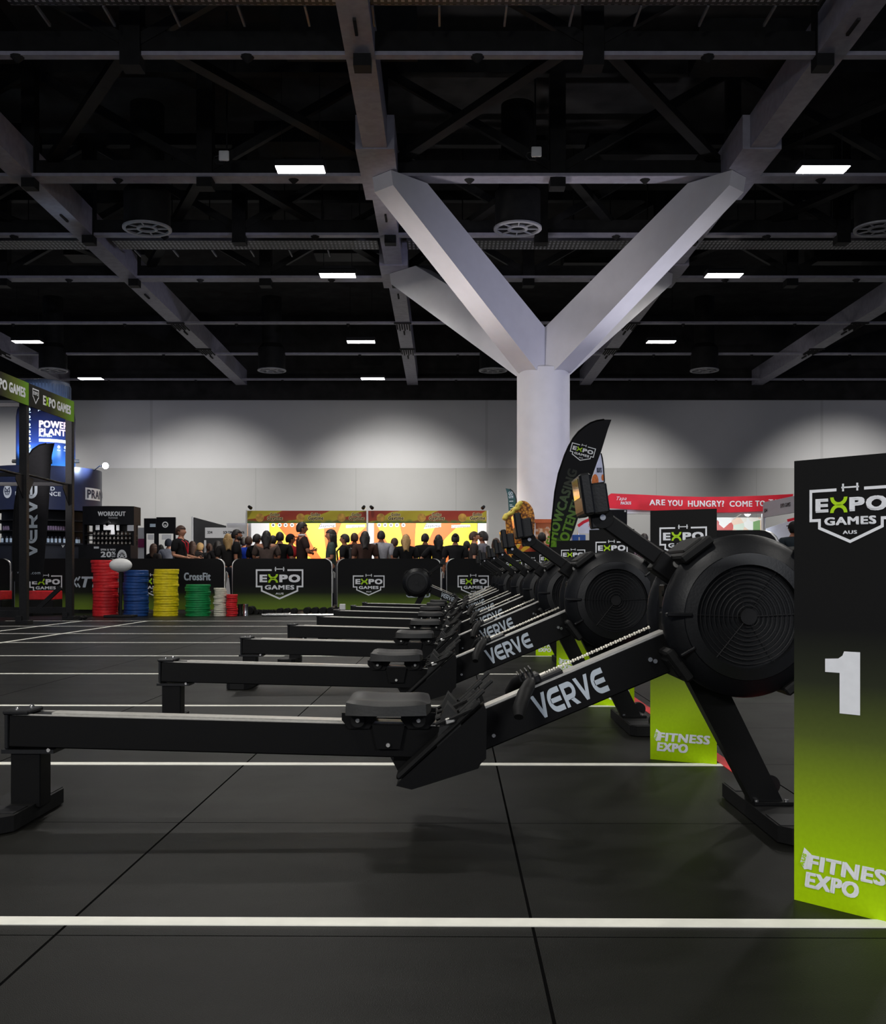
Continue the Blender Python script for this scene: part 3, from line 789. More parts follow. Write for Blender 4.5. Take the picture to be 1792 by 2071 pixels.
# ================================================================== WEIGHT PLATES
def plate(r, th, m, name='weight_plate'):
    hh = th / 2; b = MB()
    b.lathe([(.027, -hh * .8), (.06, -hh * .8), (.075, -hh * .55), (r * .80, -hh * .55), (r * .86, -hh), (r - .008, -hh), (r, -hh * .75), (r, hh * .75), (r - .008, hh), (r * .86, hh), (r * .80, hh * .55), (.075, hh * .55), (.06, hh * .8), (.027, hh * .8)], (0, 0, 0), 'Z', 40, True)
    o = b.obj(name, m, None, 40)
    bpy.data.objects[o.name]
    MB().lathe([(.025, -hh * .82), (.040, -hh * .82), (.040, hh * .82), (.025, hh * .82)], (0, 0, 0), 'Z', 20, True).obj('hub', M['steel_dark'], o)
    return o
def rub(name, c): return mat(name, c, .55, 0, .16, 14, .001)
M['p_red'] = rub('red_plate_rubber', S(205, 24, 32)); M['p_blue'] = rub('blue_plate_rubber', S(8, 62, 128)); M['p_yel'] = rub('yellow_plate_rubber', S(226, 206, 10))
M['p_grn'] = rub('green_plate_rubber', S(0, 130, 66)); M['p_wht'] = rub('white_plate_rubber', S(212, 208, 190))
YP = 19.45
for cname, u, v0, n, r, m, where in (('red', 214, 1133, 18, .228, 'p_red', 'the tallest stack'), ('blue', 275, 1153, 15, .225, 'p_blue', 'the blue stack'), ('yellow', 336, 1151, 19, .225, 'p_yel', 'the yellow stack'),
                                    ('green', 400, 1182, 14, .225, 'p_grn', 'the green stack'), ('white', 444, 1189, 14, .110, 'p_wht', 'the narrow white stack'), ('red', 469, 1202, 11, .102, 'p_red', 'the narrow short red stack')):
    y = YP - (.225 - r); x = ux(u, y); top = vz(v0, y) ; th = top / n
    src = None
    for k in range(n):
        ox, oy = random.uniform(-.012, .012), random.uniform(-.012, .012)
        if cname == 'red' and r > .2 and k >= n - 4: ox -= .035
        if cname == 'white' and k >= n - 4: ox += .012
        lb = f'{cname} weight plate, {ORD[n - 1 - k]} of {where}' if k < n - 1 else f'{cname} weight plate lying on top of {where}'
        if src is None: src = o = plate(r, th * .985, M[m])
        else: o = dup(src)
        o.location = (x + ox, y + oy, th * (k + .5)); o.rotation_euler = (0, 0, random.uniform(0, 6))
        tag(o, lb, 'weight plate', f'{cname} plates in {where}')

# white oval pad on a stand
p = at(244, 1164, 18.9)
t = thing('padded_target', 'white oval pad on a thin black stand before the red plate stack', 'target pad', (p.x, 18.9, 0))
MB().sphere((0, 0, vz(1143, 18.9)), (.205, .12, .125), 28, 16).obj('pad', M['white_plastic'], t, 60)
MB().cyl((0, 0, .04), (0, 0, .84), .028).obj('pole', M['steel_dark'], t)
MB().box((0, 0, .02), (.50, .40, .04), None, .008).obj('base', M['steel_dark'], t)

# small gear along the barrier foot
for i, (u, m, r) in enumerate(((485.5, 'steel_dark', .045), (496.5, 'chrome', .056))):
    y = 19.55; b = MB().lathe([(0, 0), (r, 0), (r, .02), (r * .93, .03), (r * .93, .19), (r, .20), (r, .22), (0, .22)], (ux(u, y), y, 0.0), 'Z', 24)
    o = b.obj('steel_canister', M[m], None, 40); tag(o, ('dark narrow canister right of the short red plate stack', 'shiny steel canister right of the short red plate stack')[i], 'canister')
def dumbbell(u, y, r, label, grp='black dumbbells along the barrier', rz=0):
    t = thing('dumbbell', label, 'dumbbell', (ux(u, y), y, r), rz, grp)
    MB().cyl((0, -.11, 0), (0, .11, 0), .017, None, 12).obj('handle', M['steel_dark'], t)
    for s in (-1, 1): MB().lathe([(0, s * .06), (r * .9, s * .06), (r, s * .075), (r, s * .145), (r * .9, s * .16), (0, s * .16)], (0, 0, 0), 'Y', 12).obj('weight_head', M['rubber'], t, 25)
    return t
dus = [(508, .08), (521, .045), (531, .045), (541, .045), (551, .045), (567, .06), (581, .06), (595, .06), (622, .07), (638, .07), (654, .07), (669.5, .07), (685, .07)]
for i, (u, r) in enumerate(dus):
    lb = 'round black dumbbell beside the steel canister' if i == 0 else f'black dumbbell on the floor by the barrier, {NTH[i]} from the left of the line'
    dumbbell(u, 20.35, r, lb)
dumbbell(167, 17.8, .035, 'tiny black dumbbell on the floor right of the rig foot', 'loose weights')
for i, (y, du, nm) in enumerate(((19.2, 0, 'nearer'), (19.45, 9, 'farther'))):
    x = ux(530 + du, y)
    t = thing('barbell', f'chrome barbell lying on the floor, the {nm} of two', 'barbell', (x, y, .028), 0, 'barbells lying on the floor')
    MB().cyl((.44, 0, 0), (1.75, 0, 0), .014, None, 12).obj('shaft', M['chrome'], t)
    for a0 in (0, 1.77): MB().cyl((a0, 0, 0), (a0 + .42, 0, 0), .026, None, 16).obj('sleeve', M['chrome'], t)
    for a0 in (.42, 1.74): MB().cyl((a0, 0, 0), (a0 + .03, 0, 0), .038, None, 16).obj('collar', M['chrome'], t)
p = at(697, 1237, 20.0)
t = thing('counter_box', 'small white cube on a black base by the barrier foot', 'box', (p.x, 19.9, 0))
MB().box((0, 0, .05), (.24, .14, .10), None, .01).obj('base', M['rubber'], t); MB().box((-.03, 0, .155), (.11, .09, .11), None, .006).obj('cube', M['white_plastic'], t)
for i, (u0, u1) in enumerate(((61, 113), (-40, 9.5))):
    y = 20.0; x = ux((u0 + u1) / 2, y); W = (u1 - u0) * y / F
    t = thing('plyo_box', ('black box with a red top seen between the rig posts', 'black box with a red top cut by the left edge')[i], 'box', (x, y, 0), 0, 'boxes with red tops')
    MB().box((0, .1, .145), (W, .5, .29), None, .008).obj('body', M['rubber'], t); MB().box((0, .1, .375), (W, .5, .17), None, .012).obj('top_pad', M['p_red'], t)

# ================================================================== RIG
t = thing('training_rig', 'tall black steel rig with name boards at the left edge', 'rig', (-6.40, 16.2, 0))
K = M['steel_dark']
def post(x, y):
    b = MB().box((x, y, 1.86), (.115, .115, 3.72), None, .006)
    for k in range(58): b.box((x + .058, y, .25 + k * .06), (.003, .022, .022))
    b.obj('post', K, t, 0)
    MB().box((x, y, .03), (.20, .20, .06), None, .004).box((x - .05, y - .06, .08), (.09, .09, .10), None, .006).obj('foot_plate', K, t, 0)
for y, x in ((-1.7, -.14), (0, -.065), (1.72, .03)):
    post(x, y); post(x - 1.85, y)
    for z in (2.31, 3.66, .16): MB().box((x - .925, y, z), (1.77, .06, .06) if z > 1 else (1.77, .08, .10)).obj('crossbar', K, t, 0)
for (ya, xa, yb, xb) in ((-1.7, -.14, 0, -.065), (0, -.065, 1.72, .03)):
    for dx in (0, -1.85):
        MB().cyl((xa + dx, ya, 2.32), (xb + dx, yb, 2.29), .020, None, 12).obj('pull_up_bar', K, t)
        MB().cyl((xa + dx, ya, 3.69), (xb + dx, yb, 3.69), .03, None, 4).obj('top_bar', K, t)
        for (yy, xx, s) in ((ya, xa, 1), (yb, xb, -1)):
            MB().prism([(0, 2.30), (s * .30, 2.27), (s * .30, 2.21), (.0, 1.92), (0, 2.02)], .012, Matrix(((0, 0, 1, xx + dx), (1, 0, 0, yy + s * .04), (0, 1, 0, 0), (0, 0, 0, 1)))).obj('gusset', K, t, 0)
MB().box((-.35, 1.72, .34), (.62, .05, .07), RY(-.75)).obj('corner_brace', K, t, 0)
for i, (ya, xa, yb, xb) in enumerate(((-1.7, -.14, 0, -.065), (0, -.065, 1.72, .03))):
    L = math.hypot(yb - ya, xb - xa)
    bo = thing('board', None or 'board', None); del bo['label']
    bo.name = 'name_board'; bo.parent = t; bo.location = (xa + .05, ya, 3.37); bo.rotation_euler = (0, 0, math.atan2(-(xb - xa), yb - ya))
    MB().box((.012, L / 2, .175), (.02, L, .35)).obj('panel', M['rig_board'], bo, 0)
    Fm = frame((.024, 0, 0), (0, 1, 0), (0, 0, 1))
    b = MB(); word(b, 'E', .50, .60, .10, .25, Fm, .05); word(b, 'PO', .72, .97, .10, .25, Fm, .05); b.obj('lettering', M['white_print'], bo, 0, False); b = MB(); word(b, 'GAMES', 1.03, 1.58, .10, .25, Fm, .05); b.obj('lettering', M['white_print'], bo, 0, False); b = MB()
    sc_ = .26; T = Fm @ Matrix.Translation((.24, .29, 0)) @ Matrix.Diagonal((sc_, sc_ * 1.25, 1, 1))
    b.stroke([(-.40, 0), (-.40, -.345), (-.30, -.40), (0, -.66), (.30, -.40), (.40, -.345), (.40, 0)], .06, T, True); word(b, 'EXPO', -.32, .32, -.27, -.10, T, .04)
    b.obj('lettering', M['white_print'], bo, 0, False)
    b = MB(); word(b, 'X', .60, .72, .10, .25, Fm, .05); b.obj('lime_letter', M['lime_print'], bo, 0, False)

# ================================================================== FEATHER FLAGS
def flag(label, y, left, right, m, deco=None, base=True):
    """left: pole-side outline from bottom to tip, right: tip back to bottom, in picture points at distance y"""
    bx = ux(left[0][0], y)
    t = thing('feather_flag', label, 'flag', (bx, y, 0))
    pl = [(ux(u, y) - bx, vz(v, y)) for u, v in left]; pr = [(ux(u, y) - bx, vz(v, y)) for u, v in right]
    MB().prism(pl + pr, .012, Matrix.Translation((0, .006, 0)) @ RX90).obj('cloth', m, t, 0)
    MB().tube([(pl[0][0], 0, .05)] + [(x, 0, z) for x, z in pl], [.018] * 3 + [.016] * (len(pl) - 2), 8).obj('pole', M['steel_black'], t)
    MB().box((pl[0][0], 0, .03), (.7, .06, .05)).box((pl[0][0], 0, .031), (.06, .7, .05)).obj('cross_base', M['steel_black'], t, 0)
    return t, frame((-bx, -.009, 0), (1, 0, 0), (0, 0, 1))
Y = 19.5
t, Fm = flag('tall black feather flag fading to green with slanted lettering, before the column', Y,
    [(1110, 1128), (1112, 1109), (1117.6, 1043), (1122.4, 995.5), (1129.8, 957.6), (1142, 921), (1150, 903), (1159.5, 886), (1170, 873), (1182.5, 863), (1194, 855.5), (1207, 850.8), (1222, 848.6)],
    [(1236.6, 848.8), (1229.9, 867), (1216.3, 911.7), (1206.9, 937), (1198.8, 960), (1190, 990), (1182, 1012), (1173, 1036), (1162, 1070), (1154, 1090), (1143, 1112), (1138, 1128)], M['flag_dark'])
R2 = Fm @ Matrix.Translation((ux(1181, Y), vz(902, Y), 0)) @ Matrix.Rotation(math.radians(-15), 4, 'Z')
shield(t, R2, 50 * Y / F)
for body, u, v, L in (('SHOWCASING', 1121.5, 1105, 160), ('POTENTIAL', 1145, 1109, 128)):
    a = math.radians(73 if body[0] == 'S' else 72)
    o_ = Vector((ux(u, Y), Y, vz(v, Y))) - Vector((0, Y, 0))
    b = MB(); word(b, body, 0, L * Y / F, 0, 19.5 * Y / F, Fm @ Matrix.Translation((o_.x, o_.z, 0)) @ Matrix.Rotation(a, 4, 'Z'), .045); b.obj('lettering', M['flag_text'], t, 0, False)
Y = 19.3
t, Fm = flag('black feather flag with grey upright lettering behind the rig posts', Y,
    [(27, 1176), (25.5, 1120), (27, 1060), (30, 1020), (36, 982), (44, 950), (54, 926), (66, 909), (80, 900), (94, 897)],
    [(110, 896.5), (105, 920), (102, 950), (100, 1000), (96, 1060), (91, 1120), (86, 1176)], M['flag_black'])
Tm = Fm @ Matrix.Translation((ux(76, Y), vz(1128, Y), 0)) @ Matrix.Rotation(PI / 2, 4, 'Z')
b = MB(); verve(b, Tm, 148 * Y / F, 25 * Y / F); word(b, 'visi', ux(35, Y), ux(45, Y), vz(1160, Y), vz(1155, Y), Fm, .01); word(b, '.com', ux(63, Y), ux(82, Y), vz(1161.5, Y), vz(1157, Y), Fm, .01)
b.obj('lettering', M['grey_print'], t, 0, False)
M['teal_cloth'] = mat('teal_flag_cloth', S(20, 62, 66), .7, 0, .1, 8); M['white_cloth'] = mat('white_flag_cloth', S(214, 218, 232), .7, 0, .05, 8)
Y = 29.5
t, Fm = flag('small teal feather flag behind the bitten ice cream prop', Y, [(1045, 1120), (1044.5, 1060), (1044, 1010), (1041, 1000), (1036, 992.5), (1031, 989)], [(1022.6, 987.6), (1026, 999), (1027.5, 1010), (1029.5, 1045), (1031, 1120)], M['teal_cloth'])
b = MB()
for u0, u1, v in ((1030, 1038, 1013.5), (1030.5, 1036, 1021), (1031, 1039.5, 1024), (1032, 1037, 1029), (1032, 1036.5, 1033)): b.box((0, 0, 0), (.001, .001, .001)) if False else b.flat([(ux(u0, Y), vz(v + 1, Y)), (ux(u1, Y), vz(v + .7, Y)), (ux(u1, Y), vz(v - .7, Y)), (ux(u0, Y), vz(v - .4, Y))], Fm)
word(b, 'GO', ux(1028, Y), ux(1037, Y), vz(1001, Y), vz(994.5, Y), Fm, .02); word(b, 'GYM', ux(1029, Y), ux(1038, Y), vz(1008, Y), vz(1002, Y), Fm, .02)
b.obj('print', M['grey_print'], t, 0, False)
Y = 22.7
t, Fm = flag('white feather flag with orange picture half hidden by the big black flag', Y, [(1222.5, 1120), (1222.5, 1005), (1222, 968), (1220.5, 945), (1218, 927), (1215.5, 917)], [(1213.5, 912), (1207, 935), (1200, 960), (1194, 1000), (1192, 1120)], M['white_cloth'])
b = MB(); b.disc((ux(1203.5, Y), vz(974, Y)), .075, Fm, 20, .16); b.disc((ux(1219, Y), vz(966, Y)), .03, Fm, 16, .07); b.obj('picture', mat('orange_print', S(214, 116, 50), .6, 0, .25, 25), t, 0, False)
b = MB(); word(b, 'KUTS', ux(1207, Y), ux(1217, Y), vz(956, Y), vz(946, Y), Fm, .03); b.obj('lettering', M['navy'], t, 0, False)

# ================================================================== SPOT LAMPS
def lamp(p, aim, label, power, r=.07, size=70, color=(.86, .92, 1), lens=True, arm=None, grp='stand spot lamps', face=None):
    t = thing('spot_lamp', label, 'lamp', p, 0, grp)
    d = Vector(face if face is not None else aim) - Vector(p); d.normalize()
    MB().cyl(-d * .10, d * .005, r * .8, r, 20).obj('lamp_head', M['steel_dark'], t)
    if lens: MB().cyl(d * .006, d * .012, r * .9, None, 20).obj('lens', M['spot_face'], t)
    if arm is not None: MB().tube([-d * .06, (Vector(arm) - Vector(p)) * .5 + Vector((0, 0, .05)), Vector(arm) - Vector(p)], .012, 6).obj('lamp_arm', M['chrome'], t)
    dd = (Vector(aim) - Vector(p)).normalized()
    l = bpy.data.lights.new('spot_lamp_light', 'SPOT'); l.energy = power; l.spot_size = math.radians(size); l.spot_blend = .7; l.color = color; l.shadow_soft_size = .08
    lo = bpy.data.objects.new('spot_lamp_light', l); col.objects.link(lo); lo.parent = t
    lo.location = dd * .05; lo.rotation_euler = dd.to_track_quat('-Z', 'Y').to_euler()
    return t

# ================================================================== LEFT STAND: giant tub on a drum
TX, TY = ux(93, 25), 25.0
M['navy_tub'] = vgrad('navy_tub_glow', [(0, S(60, 120, 190)), (.22, S(38, 76, 140)), (.42, S(28, 40, 84)), (.75, S(24, 30, 64)), (1, S(20, 22, 44))], 2, 3.3, 4.6, .3)  # blue lamp glow painted into the lower part of the tub colour
M['tub_lid'] = mat('dark_tub_lid', S(70, 84, 112), .45, 0, .1, 8)
M['pink_print'] = mat('pink_print', S(236, 196, 200), .5, 0, .03)
def cylwarp(r, z0, sh=0.0): return lambda p: ((r + p[2]) * math.sin((p[0] + sh) / r), -(r + p[2]) * math.cos((p[0] + sh) / r), z0 + p[1])
def curved(mb, x0, x1, z0, z1, r, n=12):
    vs = []; fs = []
    for i in range(n + 1):
        a = (x0 + (x1 - x0) * i / n) / r
        for z in (z0, z1): vs.append((r * math.sin(a), -r * math.cos(a), z))
    for i in range(n): fs.append((2 * i, 2 * i + 2, 2 * i + 3, 2 * i + 1))
    return mb.raw(vs, fs)
t = thing('promotional_drum', 'round navy hanging sign drum with white lettering above dark shelves', 'sign drum', (TX, TY, 0))
MB().lathe([(1.20, 2.25), (1.27, 2.25), (1.27, 3.25), (1.20, 3.25)], (0, 0, 0), 'Z', 72, True).obj('drum_wall', M['navy'], t, 40)
MB().lathe([(0, 3.18), (1.2, 3.18), (1.2, 3.22), (0, 3.22)], (0, 0, 0), 'Z', 48).obj('platform', M['black_board'], t)
pxm = 23.75 / F
b = MB(); curved(b, 1.40, 2.05, 2.52, 2.80, 1.276, 10); plq = b.obj('name_plaque', M['white_print'], t, 0, False)
b = MB(); word(b, 'PRANA', 1.46, 2.36, 2.56, 2.76, None, .03, 0, cylwarp(1.281, 0)); b.obj('lettering', M['navy'], plq, 0, False)
b = MB(); word(b, 'FUELED', .16, .65, 2.68, 2.77, None, .03, 0, cylwarp(1.276, 0)); word(b, 'PERFORMANCE', -.22, .78, 2.56, 2.655, None, .03, 0, cylwarp(1.276, 0)); b.obj('lettering', M['white_print'], t, 0, False)
b = MB(); vs = [(-.43 + .115 * math.cos(2 * PI * i / 24), 2.66 + .155 * math.sin(2 * PI * i / 24)) for i in range(24)]
wv = cylwarp(1.276, 0); b.raw([wv((x, z, 0)) for x, z in vs], [tuple(range(24))]); em = b.obj('emblem', M['white_print'], t, 0, False)
b = MB(); wv2 = cylwarp(1.282, 0, .49)
for pts in ([(-.98, 2.74), (-.92, 2.68), (-.92, 2.57)], [(-.86, 2.74), (-.92, 2.68)], [(-.985, 2.66), (-.855, 2.66)], [(-.98, 2.76), (-.99, 2.66), (-.95, 2.58)], [(-.86, 2.76), (-.85, 2.66), (-.89, 2.58)]):
    c_ = MB(); c_.stroke(pts, .018); b.raw([wv2((v.co.x, v.co.y, 0)) for v in c_.bm.verts], [tuple(v.index for v in f.verts) for f in (c_.bm.verts.index_update() or c_.bm.faces)]); c_.bm.free()
b.obj('emblem_lines', M['navy'], em, 0, False)

t = thing('giant_protein_tub', 'giant navy tub with pink lettering standing on the drum', 'display tub', (TX, TY, 0))
MB().lathe([(0, 3.225), (.62, 3.225), (.665, 3.28), (.665, 4.50), (.64, 4.66), (.57, 4.82), (.52, 4.90), (.52, 4.98), (0, 4.98)], (0, 0, 0), 'Z', 72).obj('tub_body', M['navy_tub'], t, 60)
lid = MB().lathe([(0, 4.94), (.55, 4.94), (.56, 4.96), (.56, 5.26), (.53, 5.33), (.42, 5.36), (0, 5.36)], (0, 0, 0), 'Z', 72)
for k in range(48): a = 2 * PI * k / 48; lid.box((.56 * math.cos(a), .56 * math.sin(a), 5.10), (.02, .03, .28), RZ(a))
lid.obj('lid', M['tub_lid'], t, 40)
R = .670; wv = cylwarp(R, 0, .25)
def tz(v): return vz(v, 24.34)
b = MB(); word(b, 'POWER', -.16, .52, tz(864.5), tz(850), None, .045, 0, wv); word(b, 'PLANT', -.16, .46, tz(879), tz(866), None, .045, 0, wv); b.obj('lettering', M['pink_print'], t, 0, False)
b = MB(); word(b, 'PROTEIN', -.16, .12, tz(883), tz(879.5) , None, .02, 0, wv); curved(b, .09, .80, tz(893), tz(887), R, 10); word(b, 'prana', -.18, .0, tz(832), tz(827), None, .02, 0, wv)
for k, v in enumerate((828, 843, 859, 873, 887, 902)):
    c_ = [( -.39 + .03 * math.cos(2 * PI * i / 12), tz(v) + .036 * math.sin(2 * PI * i / 12)) for i in range(12)]
    b.raw([wv((x, z, 0)) for x, z in c_], [tuple(range(12))]); curved(b, -.18, -.10, tz(v + 6.4), tz(v + 5.4), R, 3)
for x in (.28, .45):
    c_ = [(x + .032 * math.cos(2 * PI * i / 12), tz(902) + .036 * math.sin(2 * PI * i / 12)) for i in range(12)]
    b.raw([wv((q_, z, 0)) for q_, z in c_], [tuple(range(12))]); curved(b, x + .21, x + .29, tz(909), tz(908), R, 3)
b.obj('small_print', M['white_print'], t, 0, False)
for s in (-1, 1): MB().cyl((s * .66, 0, 3.47), (s * .80, 0, 3.47), .05, .04, 12).obj('side_bolt', M['alu'], t)

# shelving under the drum, counter, bottles
t = thing('display_counter', 'dark round counter and shelves below the navy drum', 'counter', (TX, TY, 0))
MB().lathe([(0, 0), (.98, 0), (.98, 2.24), (0, 2.24)], (0, 0, 0), 'Z', 40).obj('back_wall', M['black_board'], t, 40)
MB().lathe([(1.0, 0), (1.52, 0), (1.52, 1.44), (1.56, 1.45), (1.56, 1.49), (1.0, 1.49)], (0, 0, 0), 'Z', 56, True).obj('counter_front', mat('dark_counter', S(30, 34, 46), .5, 0, .1, 6), t, 40)
for z in (1.76, 2.0): MB().lathe([(.97, z), (1.22, z), (1.22, z + .025), (.97, z + .025)], (0, 0, 0), 'Z', 40, True).obj('shelf', M['steel_dark'], t)
b = MB(); b.stroke([(ux(123, 23.4) - TX, vz(1102, 23.4)), (ux(125, 23.4) - TX, vz(1106, 23.4)), (ux(128, 23.4) - TX, vz(1102, 23.4))], .022, frame((0, -1.535, 0), (1, 0, 0), (0, 0, 1))); b.obj('check_mark', M['white_print'], t, 0, False)
M['bottle_label'] = mat('pale_blue_label', S(190, 208, 226), .5, 0, .05); M['bottle_dark'] = mat('dark_bottle', S(26, 28, 40), .3, 0, .1)
M['card'] = mat('white_card', S(214, 216, 222), .6, 0, .03); M['magenta'] = mat('magenta_print', S(130, 40, 90), .6, 0, .1)
def bottle(x, y, z, h, label):
    t = thing('supplement_bottle', label, 'bottle', (x, y, z), 0, 'bottles on the round counter')
    MB().lathe([(0, 0), (.028, 0), (.03, .01), (.03, h * .72), (.016, h * .86), (.016, h), (0, h)], (0, 0, 0), 'Z', 14).obj('bottle_body', M['bottle_dark'], t)
    MB().lathe([(.0305, h * .06), (.0305, h * .66)], (0, 0, 0), 'Z', 14).obj('label', M['bottle_label'], t)
us = [4.5, 14, 22, 97.5, 105, 113, 121, 130, 137, 155, 159]
for i, u in enumerate(us):
    x = ux(u, 23.6); dxx = x - TX
    y = TY - math.sqrt(max(.05, 1.36 ** 2 - dxx ** 2)); x = ux(u, y)
    bottle(x, y, 1.491, .15, f'pale labelled bottle on the round counter, {NTH[i]} from the left')
us = [8, 12.5, 17, 98, 103, 108, 113, 118, 123, 128, 133, 153, 158]
for i, u in enumerate(us):
    dxx = ux(u, 24) - TX; y = TY - math.sqrt(max(.05, 1.10 ** 2 - dxx ** 2)); x = ux(u, y)
    o = MB().lathe([(0, 0), (.027, 0), (.028, .08), (.024, .10), (0, .10)], (x, y, 1.7855), 'Z', 12).obj('supplement_jar', mat('jar_print', S(120, 100, 124), .5, 0, .4, 60) if i == 0 else bpy.data.materials['jar_print'])
    tag(o, f'small jar on the shelf below the navy drum, {NTH[i]} from the left', 'jar', 'jars on the round shelf')
for i, (u, v, aim, nm) in enumerate(((213, 942, (TX + .35, TY - .5, 3.5), 'glaring white spot lamp on an arm at the drum rim'),)):
    p = at(u, v, 24.2); lamp(p, aim, nm, 420, .078, 95, (.62, .78, 1), True, (TX + 1.243, TY - .30, 3.22), face=(0.0, 12, 2.6))
lamp((TX - .7, TY - 1.15, 3.36), (TX - .1, TY - .4, 4.3), 'low spot lamp on the drum rim lighting the tub from the left', 170, .05, 80, (.62, .80, 1), False)
lamp((TX + .55, TY - 1.22, 3.36), (TX + .1, TY - .4, 4.2), 'low spot lamp on the drum rim lighting the tub from the right', 190, .05, 80, (.62, .80, 1), False)
spot('drum_wash', (TX + 1.0, TY - 4.6, 5.4), (TX + .2, TY - 1.2, 2.7), 420, 36, .8, (.80, .86, 1), .15)

# workout product stand
Y = 22.5; X0, X1 = ux(167, Y), ux(271, Y); XC = (X0 + X1) / 2; W = X1 - X0
t = thing('product_stand', 'black product stand with a curved lettered header above rows of small tubs', 'display stand', (XC, Y, 0))
def arc_plan(hw, sag, dep, n=10): return [(-hw + 2 * hw * i / n, -sag * (1 - ((i / n) * 2 - 1) ** 2)) for i in range(n + 1)] + [(hw, dep), (-hw, dep)]
MB().prism(arc_plan(W / 2, .10, .5), vz(1024, Y) - vz(1061, Y), Matrix.Translation((0, 0, vz(1061, Y)))).obj('header', M['black_board'], t, 0)
MB().box((0, .48, 1.0), (W - .12, .04, 2.0)).obj('back_panel', M['steel_dark'], t, 0)
for s in (-1, 1): MB().box((s * (W / 2 - .02), .1, 1.0), (.035, .2, 1.98)).obj('side_panel', M['black_board'], t, 0)
MB().box((0, .0, .70), (W, .5, 1.38)).obj('lower_cabinet', M['black_board'], t, 0)
for v in (1082, 1091, 1101): MB().box((0, .18, vz(v, Y) - .008), (W - .06, .34, .012)).obj('shelf', M['steel_dark'], t, 0)
Fm = frame((-XC, -.105, 0), (1, 0, 0), (0, 0, 1))
b = MB(); word(b, 'WORKOUT', ux(201, Y), ux(257, Y), vz(1044.3, Y), vz(1035, Y), Fm, .045); word(b, 'RANGE', ux(223, Y), ux(241, Y), vz(1049.5, Y), vz(1046.3, Y), Fm, .01); b.obj('lettering', M['white_print'], t, 0, False)
Fc = frame((-XC, -.255, 0), (1, 0, 0), (0, 0, 1))
b = MB(); word(b, 'SPIN & WIN', ux(211.5, Y), ux(241, Y), vz(1114.3, Y), vz(1110.3, Y), Fc, .04); word(b, '20', ux(211.5, Y), ux(233, Y), vz(1127.5, Y), vz(1116, Y), Fc, .05); word(b, '%', ux(233.5, Y), ux(241.5, Y), vz(1122.5, Y), vz(1116, Y), Fc, .03); word(b, 'OFF', ux(233.5, Y), ux(241, Y), vz(1127.5, Y), vz(1124, Y), Fc, .03)
ring_part(b, (ux(254, Y), vz(1128, Y)), .068, .105, 0, 180, Fc, 20, 1.6); ring_part(b, (ux(254, Y), vz(1128, Y)), .012, .035, 0, 180, Fc, 12, 1.4)
for k in range(7):
    a = PI * k / 6; b.stroke([(ux(254, Y) + .03 * math.cos(a), vz(1128, Y) + .045 * math.sin(a)), (ux(254, Y) + .08 * math.cos(a), vz(1128, Y) + .125 * math.sin(a))], .012, Fc)
b.obj('lettering', M['white_print'], t, 0, False)
Fp = frame((-XC, .0, 0), (1, 0, 0), (0, 0, 1))
for (u0, u1, v0, v1) in ((194, 202, 1062, 1072), (210, 232, 1061.5, 1072), (225, 232.5, 1072, 1081), (236, 242, 1062, 1073), (258, 271, 1062, 1074), (198, 208, 1106, 1110)):
    y_ = -.02 if v0 < 1100 else -.26
    MB().box(((ux(u0, Y) + ux(u1, Y)) / 2 - XC, y_, (vz(v0, Y) + vz(v1, Y)) / 2), ((u1 - u0) * Y / F, .006, (v1 - v0) * Y / F)).obj('price_card', M['card'], t, 0)
M['jar_black'] = mat('black_jar', S(30, 26, 26), .35, 0, .2, 40)
src = None
for r, v in enumerate((1082, 1091, 1101)):
    for c in range(10):
        u = 191.5 + 8.0 * c
        lb = f'small black supplement tub on the workout stand, {("upper", "middle", "bottom")[r]} shelf, {NTH[c]} from the left'
        if src is None:
            src = o = MB().lathe([(0, 0), (.031, 0), (.033, .005), (.033, .055), (.030, .06), (.030, .075), (0, .075)], (0, 0, 0), 'Z', 16).obj('supplement_tub', M['jar_black'])
            b = MB()
            for i in range(5):
                a0 = -.6 + 1.2 * i / 5; a1 = a0 + .24; rr_ = .0336
                b.raw([(rr_ * math.sin(a0), -rr_ * math.cos(a0), .014), (rr_ * math.sin(a1), -rr_ * math.cos(a1), .014), (rr_ * math.sin(a1), -rr_ * math.cos(a1), .05 if i in (1, 4) else .036), (rr_ * math.sin(a0), -rr_ * math.cos(a0), .05 if i in (1, 4) else .036)], [(0, 1, 2, 3)])
            b.obj('label', mat('jar_label', S(150, 146, 140), .5, 0, .4, 200), src, 0)
        else: o = dup(src)
        o.location = (ux(u, Y + .08), Y + .08, vz(v, Y) + .0); tag(o, lb, 'tub', 'tubs on the workout stand')
lamp((ux(228, Y), Y - .38, vz(1062, Y)), (XC, Y + .1, 1.6), 'small black clip lamp under the workout header', 4, .035, 110, (1, .97, .93), False, arm=(ux(228, Y), Y - .125, vz(1058, Y)), grp='clip lamps')
